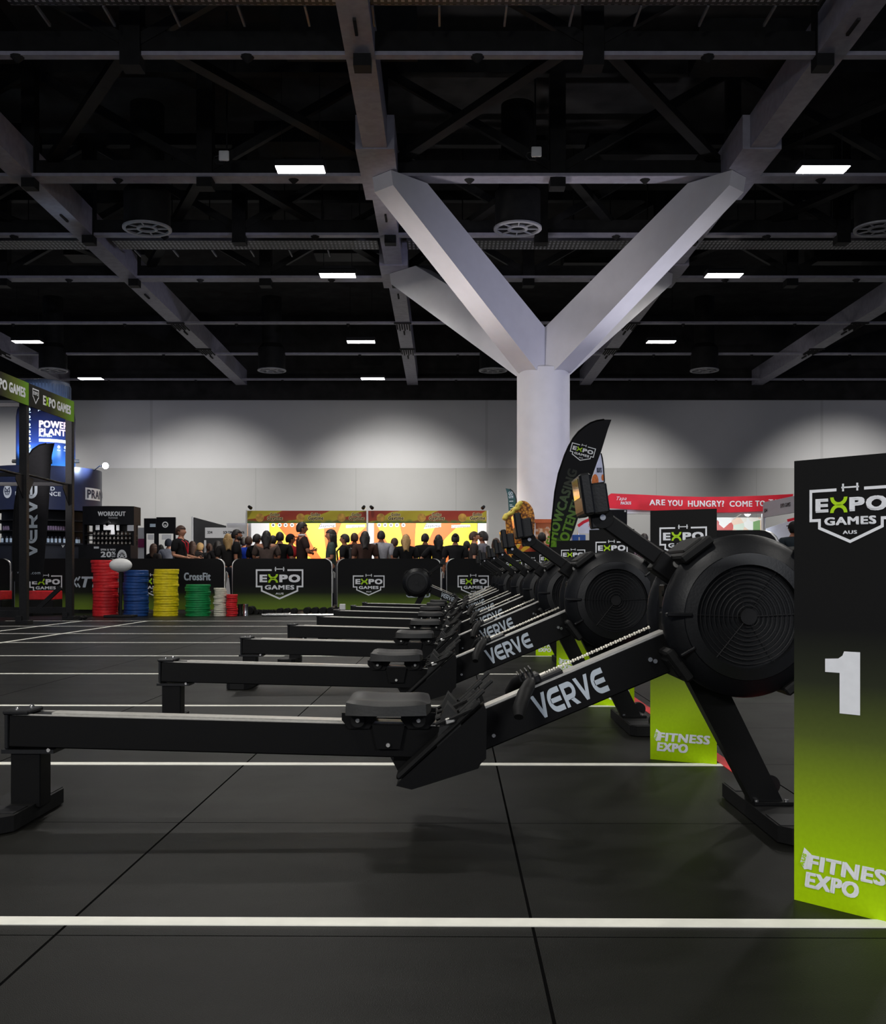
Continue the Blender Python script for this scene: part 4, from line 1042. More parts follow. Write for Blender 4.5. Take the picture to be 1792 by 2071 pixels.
# far small stands behind
t = thing('far_stand_wall', 'far white stand wall with a magenta band behind the workout stand', 'stand wall', (ux(284, 34), 34, 0))
MB().box((0, 0, 1.15), (.34, .06, 2.3)).obj('wall_panel', M['card'], t, 0); MB().box((0, -.04, 1.80), (.34, .02, .28)).obj('band', M['magenta'], t, 0)
Y = 29.0
for i, (u0, u1, v0) in enumerate(((292, 316, 1048.5), (316, 354, 1046))):
    x0, x1 = ux(u0, Y), ux(u1, Y)
    t = thing('header_sign', ('dark sign with a small blue label left of the emblem sign', 'dark sign with a white round emblem above the crowd')[i], 'sign', ((x0 + x1) / 2, Y + .05 * i, 0), 0, 'dark header signs')
    MB().box((0, 0, (vz(v0, Y) + vz(1079, Y)) / 2), (x1 - x0, .08, vz(v0, Y) - vz(1079, Y))).obj('panel', M['black_board'], t, 0)
    for s in (-1, 1): MB().box((s * ((x1 - x0) / 2 - .025), 0, vz(1079, Y) / 2), (.05, .06, vz(1079, Y))).obj('post', M['black_board'], t, 0)
    Fs = frame((-(x0 + x1) / 2, -.042, 0), (1, 0, 0), (0, 0, 1)); b = MB()
    if i == 0: b.flat([(ux(304, Y), vz(1066, Y)), (ux(315.5, Y), vz(1066, Y)), (ux(315.5, Y), vz(1059.5, Y)), (ux(304, Y), vz(1059.5, Y))], Fs)
    else: ring_part(b, (ux(334, Y), vz(1061, Y)), .055, .085, 0, 360, Fs, 24); ring_part(b, (ux(334, Y), vz(1061, Y)), .0, .035, 180, 360, Fs, 12)
    b.obj('emblem', M['bottle_label'] if i == 0 else M['white_print'], t, 0, False)
    b = MB()
    MB().box((.02, -.03, (vz(1080.5, Y) + vz(1092, Y)) / 2), ((x1 - x0) * .5, .01, .15)).obj('hanging_card', M['card'], t, 0)
Y = 30.0
t = thing('shell_booth', 'white fascia booth numbered 334 with a dark slanted side wall', 'booth', (ux(455, Y), Y, 0)); X = ux(455, Y)
xa, xb = ux(415, Y), ux(542, Y)
MB().box(((xa + xb) / 2 - X, 0, (vz(1067, Y) + vz(1088, Y)) / 2), (xb - xa, .05, vz(1067, Y) - vz(1088, Y))).obj('fascia', M['card'], t, 0)
Fs = frame((-X, -.03, 0), (1, 0, 0), (0, 0, 1)); b = MB()
word(b, '334', ux(420, Y), ux(430, Y), vz(1079.5, Y), vz(1074, Y), Fs, .03); word(b, 'SOLOMON NOVA', ux(452, Y), ux(495, Y), vz(1080, Y), vz(1074, Y), Fs, .03); word(b, 'FITNESS', ux(510, Y), ux(533, Y), vz(1074.5, Y), vz(1071, Y), Fs, .04, .2); word(b, 'EXPO', ux(510, Y), ux(527, Y), vz(1080, Y), vz(1076, Y), Fs, .04, .2)
b.obj('lettering', M['black_board'], t, 0, False)
MB().box((ux(399.5, Y) - X, -.6, 1.2), (.05, .08, 2.40)).obj('white_post', M['card'], t, 0)
a0 = Vector((ux(401, Y) - X, -.6)); a1 = Vector((ux(456, 34.5) - X, 4.5)); dd = a1 - a0
MB().box(((a0.x + a1.x) / 2, (a0.y + a1.y) / 2, 1.18), (dd.length, .05, 2.40), RZ(math.atan2(dd.y, dd.x))).obj('side_wall', M['black_board'], t, 0)
MB().box(((xa + xb) / 2 - X, 3.0, 1.2), (xb - xa, .05, 2.4)).obj('back_wall', M['card'], t, 0)
for u in (415, 500, 542): MB().box((ux(u, Y) - X, 0, .88), (.05, .05, 1.76)).obj('white_post', M['card'], t, 0)
struct(MB().box((-17, 36, 1.9), (9, .1, .8)).obj('trim_1', M['truss'], None, 0), 'dark distant header band far behind the crowd') if False else None

# ================================================================== ICE CREAM BOOTH
g = G('wavy_fascia_print'); o_ = g.xyz(); nz = g.noise(1.1, 2)
ph = g.math('ADD', g.math('ADD', g.math('MULTIPLY', o_[0], 3.1), g.math('MULTIPLY', o_[2], -9.0)), g.math('MULTIPLY', nz, 5.0))
f_ = g.math('SINE', ph)
c_ = g.ramp(g.math('ADD', g.math('MULTIPLY', f_, .5), .5), [(0, S(178, 160, 30)), (.42, S(190, 176, 40)), (.50, S(168, 62, 22)), (1, S(150, 44, 18))])
gb = g.math('ADD', g.math('SUBTRACT', 2.135, o_[2]), g.math('MULTIPLY', g.math('SUBTRACT', g.noise(7, 2), .5), .12))
c_ = g.mix(g.math('MULTIPLY', g.math('MAXIMUM', g.math('MULTIPLY', gb, 14.0), 0), 1.0), c_, S(70, 110, 48))
M['fascia'] = g.set(c_, .5)
def sunburst(name, xc, zc, k, off, ca, cb):
    g = G(name); o_ = g.xyz()
    a = g.math('ARCTAN2', g.math('SUBTRACT', o_[2], zc), g.math('SUBTRACT', o_[0], xc))
    rr_ = g.math('SQRT', g.math('ADD', g.math('POWER', g.math('SUBTRACT', o_[0], xc), 2), g.math('POWER', g.math('SUBTRACT', o_[2], zc), 2)))
    s_ = g.math('LESS_THAN', g.math('FRACT', g.math('ADD', g.math('ADD', g.math('MULTIPLY', a, k), off), g.math('MULTIPLY', rr_, .16))), .46)
    return g.set(g.mix(s_, ca, cb), .5)
Y = 26.0; GX = ux(742.5, Y)
t = thing('ice_cream_booth', 'long orange and yellow wavy striped ice cream booth behind the crowd', 'booth', (GX, Y, 0))
M['burst_a'] = sunburst('sunburst_left', -1.2, .9, 1.25, .1, S(255, 208, 60), S(250, 104, 20)); M['burst_b'] = sunburst('sunburst_right', 1.2, .7, 1.5, .35, S(252, 224, 50), S(250, 100, 14))
for i, (ua, ub) in enumerate(((500.5, 741), (745, 984))):
    xa, xb = ux(ua, Y) - GX, ux(ub, Y) - GX; z0, z1 = vz(1058, Y), vz(1033, Y)
    fa = MB().box(((xa + xb) / 2, 0, (z0 + z1) / 2), (xb - xa, .05, z1 - z0)).obj('fascia', M['fascia'], t, 0)
    Fs = frame((0, -.028, 0), (1, 0, 0), (0, 0, 1))
    b = MB(); dsc = MB(); om = M['black_board']; Fu = frame((0, -.0265, 0), (1, 0, 0), (0, 0, 1))
    for k in range(3):
        x = xa + .57 + k * 1.01; zc = (z0 + z1) / 2
        o_l = MB(); word(o_l, 'Golden', x, x + .22, zc + .02, zc + .10, Fs @ Matrix.Translation((0, 0, 0)), .02, .15); word(o_l, 'Gaytime', x - .07, x + .30, zc - .10, zc + .015, Fs, .02, .15); o_l.obj('lettering', om, fa, 0, False)
        word(b, 'Golden', x - .012, x + .232, zc + .012, zc + .108, Fu, .07, .15); word(b, 'Gaytime', x - .082, x + .312, zc - .108, zc + .023, Fu, .07, .15)
        dsc.disc((x - .26, zc - .02), .105, Fu, 24)
    b.obj('lettering_edge', mat('pale_gold_print', S(226, 206, 150), .5, 0, .05) if i == 0 else bpy.data.materials['pale_gold_print'], fa, 0, False)
    dsc.obj('gold_disc', mat('gold_print', S(196, 150, 60), .5, 0, .3, 12) if i == 0 else bpy.data.materials['gold_print'], fa, 0, False)
YBK = 2.9
for i, (ua, ub) in enumerate(((545, 742), (757, 966))):
    yb = Y + YBK; xa, xb = ux(ua, yb) - GX, ux(ub, yb) - GX
    pn = MB().box(((xa + xb) / 2, YBK, 1.17), (xb - xa, .05, 2.34)).obj('back_panel', M['burst_a'] if i == 0 else M['burst_b'], t, 0)
    Fs = frame((-GX, YBK - .03, 0), (1, 0, 0), (0, 0, 1)); b = MB(); q = MB(); us = (553, 566, 578, 591, 604) if i == 0 else (767, 779, 791, 803, 816)
    for u in us: b.disc((ux(u, yb), vz(1062, yb)), .055, Fs, 20)
    uo = 0 if i == 0 else 213
    b.flat([(ux(644 + uo, yb), vz(1070, yb)), (ux(679 + uo, yb), vz(1066, yb)), (ux(679 + uo, yb), vz(1058, yb)), (ux(650 + uo, yb), vz(1058, yb))], Fs)
    b.flat([(ux(700 + uo, yb), vz(1068, yb)), (ux(738 + uo, yb), vz(1066, yb)), (ux(738 + uo, yb), vz(1061, yb)), (ux(700 + uo, yb), vz(1062, yb))], Fs)
    b.obj('white_print', M['white_print'], pn, 0, False)
    Fs2 = frame((-GX, YBK - .034, 0), (1, 0, 0), (0, 0, 1))
    word(q, 'Gaytime', ux(646 + uo, yb), ux(677 + uo, yb), vz(1068.5, yb), vz(1060, yb), Fs2, .02, .15); word(q, 'Collaboration', ux(701 + uo, yb), ux(737 + uo, yb), vz(1067, yb), vz(1062.5, yb), Fs2, .015, .15)
    for u in us: q.disc((ux(u, yb), vz(1062, yb)), .028, Fs2, 12)
    q.obj('lettering', M['navy'], pn, 0, False)
    MB().box((xa - .10 if i else xa - .25, YBK, 1.17), (.18 if i else .5, .05, 2.34)).obj('white_wall', M['card'], t, 0)
xr = ux(966, Y + YBK) - GX
MB().box((xr + .14, YBK, 1.17), (.30, .05, 2.34)).obj('white_wall', M['card'], t, 0)
for u in (499, 743, 986): MB().box((ux(u, Y) - GX, 0, 1.18), (.045, .045, 2.36)).obj('booth_post', M['alu'], t, 0)
MB().box((ux(620, Y + 1.6) - GX, 1.6, .55), (2.7, .5, 1.1)).obj('serving_counter', M['black_board'], t, 0); MB().box((ux(860, Y + 1.6) - GX, 1.6, .55), (2.7, .5, 1.1)).obj('serving_counter', M['black_board'], t, 0)
for u, nm in ((508, 'far left end'), (735, 'left of the middle post'), (753, 'right of the middle post'), (976, 'right end')):
    x = ux(u, Y)
    lamp((x, Y - .05, 2.42), (x + (.9 if u in (508, 753) else -.9), Y + YBK, 1.55), f'small black clip lamp on top of the orange booth, {nm}', 30, .045, 110, (1, .95, .86), False, grp='clip lamps on the orange booth')
for xc in (-3.35, -.42):
    area('booth_strip', (xc, Y + .55, 2.30), (xc, Y + YBK, 1.35), 105, 2.4, .12, (1, .96, .88))

# bitten ice cream prop on its sunburst plinth
Y = 24.0; IX = ux(1050, Y)
t = thing('ice_cream_prop', 'giant crumb coated ice cream bar with a bite out of the top', 'ice cream prop', (IX, Y, 0))
g = G('golden_crumb'); vo = g.n('ShaderNodeTexVoronoi'); g.l(g.obj(), vo.inputs['Vector']); vo.inputs['Scale'].default_value = 17
c_ = g.ramp(vo.outputs['Distance'], [(.0, S(232, 168, 60)), (.35, S(206, 136, 40)), (.6, S(138, 80, 20)), (.8, S(96, 52, 14))]); g.bump(vo.outputs['Distance'], .03, .6); M['crumb'] = g.set(c_, .6)
M['cream'] = mat('yellow_cream', S(236, 216, 96), .4, 0, .1, 12, .01)
out = [(1025.5, 1100), (1024, 1070), (1022, 1045), (1024.7, 1040), (1030, 1037.6), (1036, 1034), (1040, 1028), (1046.4, 1026), (1048, 1020), (1051, 1017), (1054, 1013), (1060, 1013.6), (1065.7, 1016), (1072, 1021.7), (1077, 1030), (1080, 1042), (1080.8, 1055), (1079.5, 1080), (1078, 1100)]
pts = [(ux(u, Y) - IX, vz(v, Y)) for u, v in out]
b = MB().prism(pts, .30, Matrix.Translation((0, .15, 0)) @ RX90)
bmesh.ops.bevel(b.bm, geom=[e for e in b.bm.edges if abs(e.verts[0].co.y - e.verts[1].co.y) < 1e-4], offset=.04, segments=3, affect='EDGES', profile=.5)
b.obj('crumb_coat', M['crumb'], t, 50)
b = MB(); bite = pts[2:11]
for k in range(len(bite) - 1):
    for s in range(3):
        q = Vector(bite[k]).lerp(Vector(bite[k + 1]), s / 3); b.sphere((q.x, -.02, q.y - .035), (.075, .165, .06 + .012 * math.sin(k * 3 + s)), 12, 8)
b.obj('cream_bite', M['cream'], t, 60)
MB().box((0.0, .1, .03), (.5, .5, .06)).cyl((0, .1, 0), (0, .1, 1.5), .05).obj('stick', M['cream'], t) if False else None
M['burst_c'] = sunburst('plinth_sunburst', -.17, 1.12, 2.2, .1, S(246, 200, 50), S(196, 84, 24))
MB().box((0, .15, .73), (.70, .8, 1.46)).obj('plinth', M['burst_c'], t, 0)
g = G('copper_panel_print'); v1 = g.n('ShaderNodeTexVoronoi'); g.l(g.obj(), v1.inputs['Vector']); v1.inputs['Scale'].default_value = 14; o_ = g.xyz()
c_ = g.ramp(v1.outputs['Distance'], [(.1, S(226, 204, 182)), (.45, S(206, 168, 134)), (.7, S(176, 112, 60))])
c_ = g.mix(g.math('GREATER_THAN', g.math('ADD', o_[2], g.math('MULTIPLY', g.noise(14, 2), .25)), 2.03), c_, S(186, 104, 56)); M['copper'] = g.set(c_, .5)
Y = 25.5
t = thing('patterned_booth', 'brown patterned booth wall between the ice cream prop and the big flag', 'booth', (ux(1100, Y), Y, 0))
MB().box((0, 0, 1.05), (.56, .06, 2.10)).obj('wall_panel', M['copper'], t, 0); MB().box((0, -.05, 2.07), (.58, .08, .09)).obj('top_rail', mat('copper_rail', S(190, 96, 50), .5, 0, .1), t, 0)
MB().box((ux(1081, Y) - ux(1100, Y), -.05, 1.05), (.035, .04, 2.16)).obj('booth_post', M['white_plastic'], t, 0)

# ================================================================== FOOD STAND ON THE RIGHT
Y = 26.0; FX = ux(1415, Y)
M['red_cloth'] = mat('red_banner_cloth', S(214, 16, 44), .6, 0, .12, 3)
t = thing('food_stand', 'red bannered food stand asking ARE YOU HUNGRY behind the flywheels', 'food stand', (FX, Y, 0))
top = [(1228, 1004), (1236, 998), (1300, 1000.5), (1360, 1003.5), (1420, 1005), (1480, 1004.5), (1540, 1002.5), (1604, 999)]
bot = [(1602, 1029), (1540, 1034), (1480, 1036.5), (1420, 1036.5), (1360, 1035), (1300, 1031.5), (1232, 1028)]
ban = MB().prism([(ux(u, Y) - FX, vz(v, Y)) for u, v in top + bot], .03, Matrix.Translation((0, .015, 0)) @ RX90).obj('banner', M['red_cloth'], t, 0)
Fs = frame((-FX, -.022, 0), (1, 0, 0), (0, 0, 1)); b = MB()
for body, ua, ub, va, vb in (('ARE', 1313, 1345, 1010.5, 1022), ('YOU', 1350, 1380, 1011.5, 1023.5), ('HUNGRY?', 1391, 1464, 1012.5, 1025), ('COME', 1475, 1521, 1013, 1025), ('TO', 1527, 1547, 1012.5, 1024), ('TAPA', 1554, 1592, 1010, 1021)):
    b = MB(); word(b, body, ux(ua, Y), ux(ub, Y), vz(vb, Y), vz(va, Y), Fs, .03); b.obj('lettering', M['white_print'], ban, 0, False)
b = MB(); word(b, 'Tapa', ux(1247, Y), ux(1267, Y), vz(1014, Y), vz(1004.5, Y), Fs, .0, .4); word(b, 'MACROS', ux(1255, Y), ux(1276, Y), vz(1020.5, Y), vz(1014.5, Y), Fs, .02, .1)
b.obj('lettering', M['white_print'], ban, 0, False)
MB().box((0, .12, vz(1034, Y)), ((1602 - 1236) * Y / F, .12, .12)).obj('white_beam', M['white_plastic'], t, 0)
g = G('food_picture'); v1 = g.n('ShaderNodeTexVoronoi'); g.l(g.obj(), v1.inputs['Vector']); v1.inputs['Scale'].default_value = 4.2
c_ = g.ramp(g.n('ShaderNodeSeparateColor').outputs[0], [(0, (0, 0, 0, 1)), (1, (1, 1, 1, 1))]); sp_ = [n for n in g.t.nodes if n.type == 'SEPARATE_COLOR'][0]; g.l(v1.outputs['Color'], sp_.inputs[0])
M['food'] = g.set(g.ramp(sp_.outputs[0], [(0, S(240, 238, 230)), (.36, S(236, 230, 214)), (.62, S(206, 84, 74)), (.68, S(236, 206, 180)), (.84, S(130, 170, 110)), (.90, S(216, 224, 204))], 'CONSTANT'), .4)
yb = 28.4; xa, xb = ux(1444, yb) - FX, ux(1540, yb) - FX
MB().box(((xa + xb) / 2, yb - Y, 1.16), (xb - xa, .05, 2.32)).obj('food_picture', M['food'], t, 0)
for u, y_ in ((1236, Y + .1), (1543, Y + .1)): MB().box((ux(u, y_) - FX, y_ - Y, 1.2), (.06, .06, 2.40)).obj('stand_post', M['white_plastic'], t, 0)
MB().box((ux(1547.5, Y) - FX, .1, 1.1), (.05, .05, 2.15)).obj('orange_trim', mat('orange_trim', S(206, 96, 40), .5, 0, .1), t, 0)
MB().box(((xa + xb) / 2, 1.2, .5), (1.2, .5, 1.0)).obj('counter', M['white_plastic'], t, 0)
p = at(1512, 1038, 26.6); lamp(p, (ux(1480, yb), yb, 1.6), 'glaring spot lamp on an arm in front of the food picture', 420, .085, 110, (.80, .90, 1), True, at(1484, 1050, 28.2), face=(1.6, 10, 2.0))
# side fascia numbered 504
t = thing('side_fascia_booth', 'white fascia numbered 504 running towards the big number 1 sign', 'booth', (7.66, 23.9, 0))
A = Vector((ux(1543, 25.0), 25.0)); B = Vector((ux(1614, 22.7), 22.7)); d = (B - A); L = d.length
Fs = frame((A.x - 7.66, A.y - 23.9, 0), (d.x, d.y, 0), (0, 0, 1))
fa = MB().prism([(0, 2.13), (L, 2.13), (L, 2.49), (0, 2.49)], .05, Fs @ Matrix.Translation((0, 0, -.05))).obj('fascia', M['card'], t, 0)
b = MB(); word(b, '504', .10, .33, 2.24, 2.33, Fs @ Matrix.Translation((0, 0, .004)), .03); word(b, 'EXPO GAMES', 1.22, 1.86, 2.28, 2.37, Fs @ Matrix.Translation((0, 0, .004)), .02); b.obj('lettering', M['black_board'], fa, 0, False)
for x_ in (0, L): MB().prism([(x_ - .025, 0), (x_ + .025, 0), (x_ + .025, 2.5), (x_ - .025, 2.5)], .05, Fs @ Matrix.Translation((0, 0, -.06))).obj('booth_post', M['white_plastic'], t, 0)
# white tent walls with a red edge
def tent(label, y, poly, edge, wd, txt=None):
    x = ux(poly[0][0], y)
    t = thing('tent_wall', label, 'tent', (x, y, 0), 0, 'white tent walls with red edges')
    cl = MB().prism([(ux(u, y) - x, vz(v, y)) for u, v in poly], .02, Matrix.Translation((0, .01, 0)) @ RX90).obj('cloth', M['white_cloth'], t, 0)
    b = MB(); b.stroke([(ux(u, y), vz(v, y)) for u, v in edge], wd, frame((-x, -.013, 0), (1, 0, 0), (0, 0, 1))); b.obj('red_edge', M['red_cloth'], t, 0, False)
    if txt: b = MB(); word(b, 'Tapa', ux(txt[0], y), ux(txt[1], y), vz(txt[3], y), vz(txt[2], y), frame((-x, -.014, 0), (1, 0, 0), (0, 0, 1)), 0, .4); b.obj('lettering', M['red_cloth'], t, 0, False)
    for u in (poly[0][0] + 1, poly[1][0] - 1): MB().cyl((ux(u, y) - x, .03, 0), (ux(u, y) - x, .03, vz(1075, y)), .02, None, 8).obj('tent_leg', M['alu'], t)
tent('white tent wall with a red edge below the nearest monitor', 25.2, [(1169, 1079), (1214, 1079), (1214, 1046), (1196, 1051), (1180, 1059), (1169, 1067)], [(1169, 1064), (1180, 1056), (1196, 1049), (1214, 1044)], .07, (1190, 1204, 1060, 1068))
tent('white slanted tent wall with a red edge beside the big number 1 sign', 27.4, [(1549, 1110), (1640, 1110), (1640, 1042), (1600, 1052), (1549, 1069)], [(1592, 1053), (1640, 1041)], .07)
# screen, blue cooler
Y = 21.8
t = thing('display_screen', 'black back of a display screen on a stand under the red banner', 'screen', (ux(1240, Y), Y, 0))
MB().box((0, 0, (vz(1031, Y) + vz(1085, Y)) / 2), ((1268 - 1212) * Y / F, .06, vz(1031, Y) - vz(1085, Y)), None, .008).obj('screen_back', M['black_board'], t, 0)
MB().box((.245, -.035, vz(1034, Y)), (.035, .006, .035)).obj('sticker', M['white_plastic'], t, 0)
MB().cyl((0, .02, .03), (0, .02, 1.6), .03).box((0, .02, .02), (.6, .5, .04)).obj('screen_stand', M['steel_dark'], t)
Y = 20.2
t = thing('cooler_box', 'blue box with a white stripe beside the big flag foot', 'box', (ux(1170, Y), Y, 0))
MB().box((0, 0, (vz(1082, Y) + vz(1097, Y)) / 2), (.25, .2, .145), None, .01).obj('box_body', mat('blue_plastic', S(30, 92, 190), .4, 0, .08), t); MB().box((.0, -.102, vz(1091, Y)), (.025, .004, .08)).obj('stripe', M['white_plastic'], t, 0)
MB().box((0, 0, vz(1097, Y) / 2), (.30, .24, vz(1097, Y))).obj('pedestal', M['black_board'], t, 0)

# ================================================================== PEOPLE
def skinned(nodes, edges, root, sub=1):
    """nodes: list of (co, radius); one continuous skin surface grown over the edges"""
    me = bpy.data.meshes.new('figure'); me.from_pydata([n[0] for n in nodes], edges, [])
    o = bpy.data.objects.new('figure', me); col.objects.link(o)
    md = o.modifiers.new('skin', 'SKIN'); md.use_smooth_shade = True; md.branch_smoothing = .4
    sd = me.skin_vertices[0].data
    for i, n in enumerate(nodes):
        r = n[1]; sd[i].radius = (r, r) if isinstance(r, (int, float)) else r
        sd[i].use_root = (i == root)
    if sub:
        s_ = o.modifiers.new('sub', 'SUBSURF'); s_.levels = sub; s_.render_levels = sub
    dg = bpy.context.evaluated_depsgraph_get(); dg.update()
    out = bpy.data.meshes.new_from_object(o.evaluated_get(dg))
    bpy.data.objects.remove(o); bpy.data.meshes.remove(me)
    return out
def headmesh(mb, z0):
    """a head 0.23 m high on centre z0, face towards -y"""
    n, m = 24, 18; vs = []; fs = []
    for j in range(m + 1):
        p = PI * j / m
        for i in range(n):
            a = 2 * PI * i / n
            x = .074 * math.sin(p) * math.cos(a); y = .094 * math.sin(p) * math.sin(a); z = .116 * math.cos(p)
            if z < 0:                                   # jaw and chin
                k = 1 - .42 * (-z / .116) ** 1.6; x *= k
                y = y * (1 - .28 * (-z / .116)) - .016 * (-z / .116)
            if y < -.04:
                g_ = math.exp(-(x / .014) ** 2)
                y -= .024 * g_ * math.exp(-((z + .018) / .020) ** 2) + .010 * g_ * math.exp(-((z - .005) / .02) ** 2)      # nose
                y += .010 * math.exp(-((abs(x) - .031) / .013) ** 2) * math.exp(-((z - .012) / .012) ** 2)                     # eye sockets
                y -= .006 * math.exp(-((z - .034) / .010) ** 2) * math.exp(-(x / .045) ** 2)                                   # brow
                y -= .006 * math.exp(-(x / .022) ** 2) * (math.exp(-((z + .052) / .006) ** 2) + math.exp(-((z + .066) / .006) ** 2))   # lips
                y -= .006 * math.exp(-(x / .02) ** 2) * math.exp(-((z + .096) / .012) ** 2)
            vs.append((x, y, z + z0))
    for j in range(m):
        for i in range(n):
            k = (i + 1) % n; fs.append((j * n + i, (j + 1) * n + i, (j + 1) * n + k, j * n + k))
    mb.raw(vs, fs)
    for s in (-1, 1): mb.sphere((s * .076, .008, z0 - .004), (.010, .022, .032), 8, 6)
def arm_pts(pose, s):
    sh = Vector((s * .188, .005, 1.435))
    if pose == 'down': el, wr = Vector((s * .235, .02, 1.13)), Vector((s * .245, -.05, .88))
    elif pose == 'phone': el, wr = Vector((s * .225, -.03, 1.15)), Vector((s * .085, -.27, 1.22))
    elif pose == 'folded': el, wr = Vector((s * .255, -.06, 1.16)), Vector((s * -.02, -.19, 1.17 + s * .025))
    elif pose == 'hips': el, wr = Vector((s * .40, .06, 1.15)), Vector((s * .185, -.03, 1.01))
    elif pose == 'bent': el, wr = Vector((s * .24, .03, 1.14)), Vector((s * .22, -.22, 1.09))
    return sh, el, wr
def body_nodes(pose):
    N = []; E = []
    def add(co, r, par=None):
        N.append((tuple(co), r)); i = len(N) - 1
        if par is not None: E.append((par, i))
        return i
    pel = add((0, 0, .95), (.125, .10)); wa = add((0, .0, 1.10), (.125, .092), pel); ch = add((0, .005, 1.28), (.150, .108), wa); up = add((0, .01, 1.42), (.115, .085), ch)
    nk = add((0, .005, 1.51), (.056, .058), up); add((0, -.008, 1.58), (.052, .055), nk)
    for s in (-1, 1):
        sh, el, wr = arm_pts(pose, s)
        a = add(sh, .058, up); b = add(sh.lerp(el, .5), .047, a); c = add(el, .040, b); d = add(el.lerp(wr, .45), .037, c); e = add(wr, .026, d)
        dr = (wr - el).normalized()
        pm = add(wr + dr * .05, (.036, .020), e); kn = add(wr + dr * .085, (.036, .016), pm)
        sd_ = dr.orthogonal().normalized() if abs(dr.z) < .9 else Vector((0, 1, 0))
        if abs(dr.z) < .9: sd_ = Vector((0, 0, 1)) - dr * dr.z; sd_.normalize()
        cu = dr.cross(sd_) * (.016 * s)
        for k, L in enumerate((.068, .078, .072, .056)):
            o_ = sd_ * (.027 - .018 * k)
            f1 = add(wr + dr * .10 + o_, .0088, kn); f2 = add(wr + dr * (.10 + L * .5) + o_ + cu * .5, .0082, f1); add(wr + dr * (.10 + L * .92) + o_ + cu * 1.6, .007, f2)
        t1 = add(wr + dr * .035 + sd_ * .040, .012, pm); t2 = add(wr + dr * .07 + sd_ * .055, .0098, t1); add(wr + dr * .098 + sd_ * .052, .008, t2)
        h = add((s * .092, 0, .90), .088, pel); th = add((s * .10, -.005, .70), .072, h); k = add((s * .105, -.005, .49), .054, th); cf = add((s * .108, .012, .34), .050, k)
        an = add((s * .11, .015, .09), .036, cf); add((s * .115, -.06, .045), (.038, .03), an)
    return N, E
_bc = {}
def figure_meshes(pose):
    if pose in _bc: return _bc[pose]
    N, E = body_nodes(pose); body = skinned(N, E, 0)
    bm = bmesh.new(); bm.from_mesh(body); mb = MB(); mb.bm.free(); mb.bm = bm; headmesh(mb, 1.640)
    body.clear_geometry(); bm.to_mesh(body); bm.free(); body.name = 'person_body'
    body.polygons.foreach_set('use_smooth', [True] * len(body.polygons))
    # shirt with short sleeves
    N = []; E = []
    def add(co, r, par=None):
        N.append((tuple(co), r)); i = len(N) - 1
        if par is not None: E.append((par, i))
        return i
    p0 = add((0, 0, .90), (.152, .122)); wa = add((0, 0, 1.10), (.150, .115), p0); ch = add((0, .005, 1.28), (.170, .126), wa); up = add((0, .01, 1.43), (.132, .100), ch); add((0, .008, 1.500), (.074, .074), up)
    for s in (-1, 1):
        sh, el, wr = arm_pts(pose, s); a = add(sh + Vector((0, 0, .002)), .080, up); b = add(sh.lerp(el, .5), .072, a); add(sh.lerp(el, .82), .066, b)
    shirt = skinned(N, E, 0); shirt.name = 'shirt'
    N = []; E = []
    p0 = add((0, 0, 1.02), (.136, .112)); p1 = add((0, 0, .94), (.142, .116), p0)
    for s in (-1, 1):
        h = add((s * .094, 0, .86), .098, p1); th = add((s * .10, -.005, .70), .086, h); k = add((s * .105, -.005, .49), .070, th); cf = add((s * .108, .01, .34), .064, k); add((s * .11, .015, .10), .054, cf)
    tr = skinned(N, E, 0); tr.name = 'trousers'
    mb = MB()
    for s in (-1, 1): mb.box((s * .112, -.035, .04), (.095, .275, .075), None, .025, 2)
    sh_o = mb.obj('shoes', M['rubber'], None); sh_m = sh_o.data; bpy.data.objects.remove(sh_o)
    for m_ in (shirt, tr): m_.polygons.foreach_set('use_smooth', [True] * len(m_.polygons))
    for m_ in (body, shirt, tr):
        if not m_.materials: m_.materials.append(M['skin'])
    _bc[pose] = (body, shirt, tr, sh_m); return _bc[pose]
_hc = {}
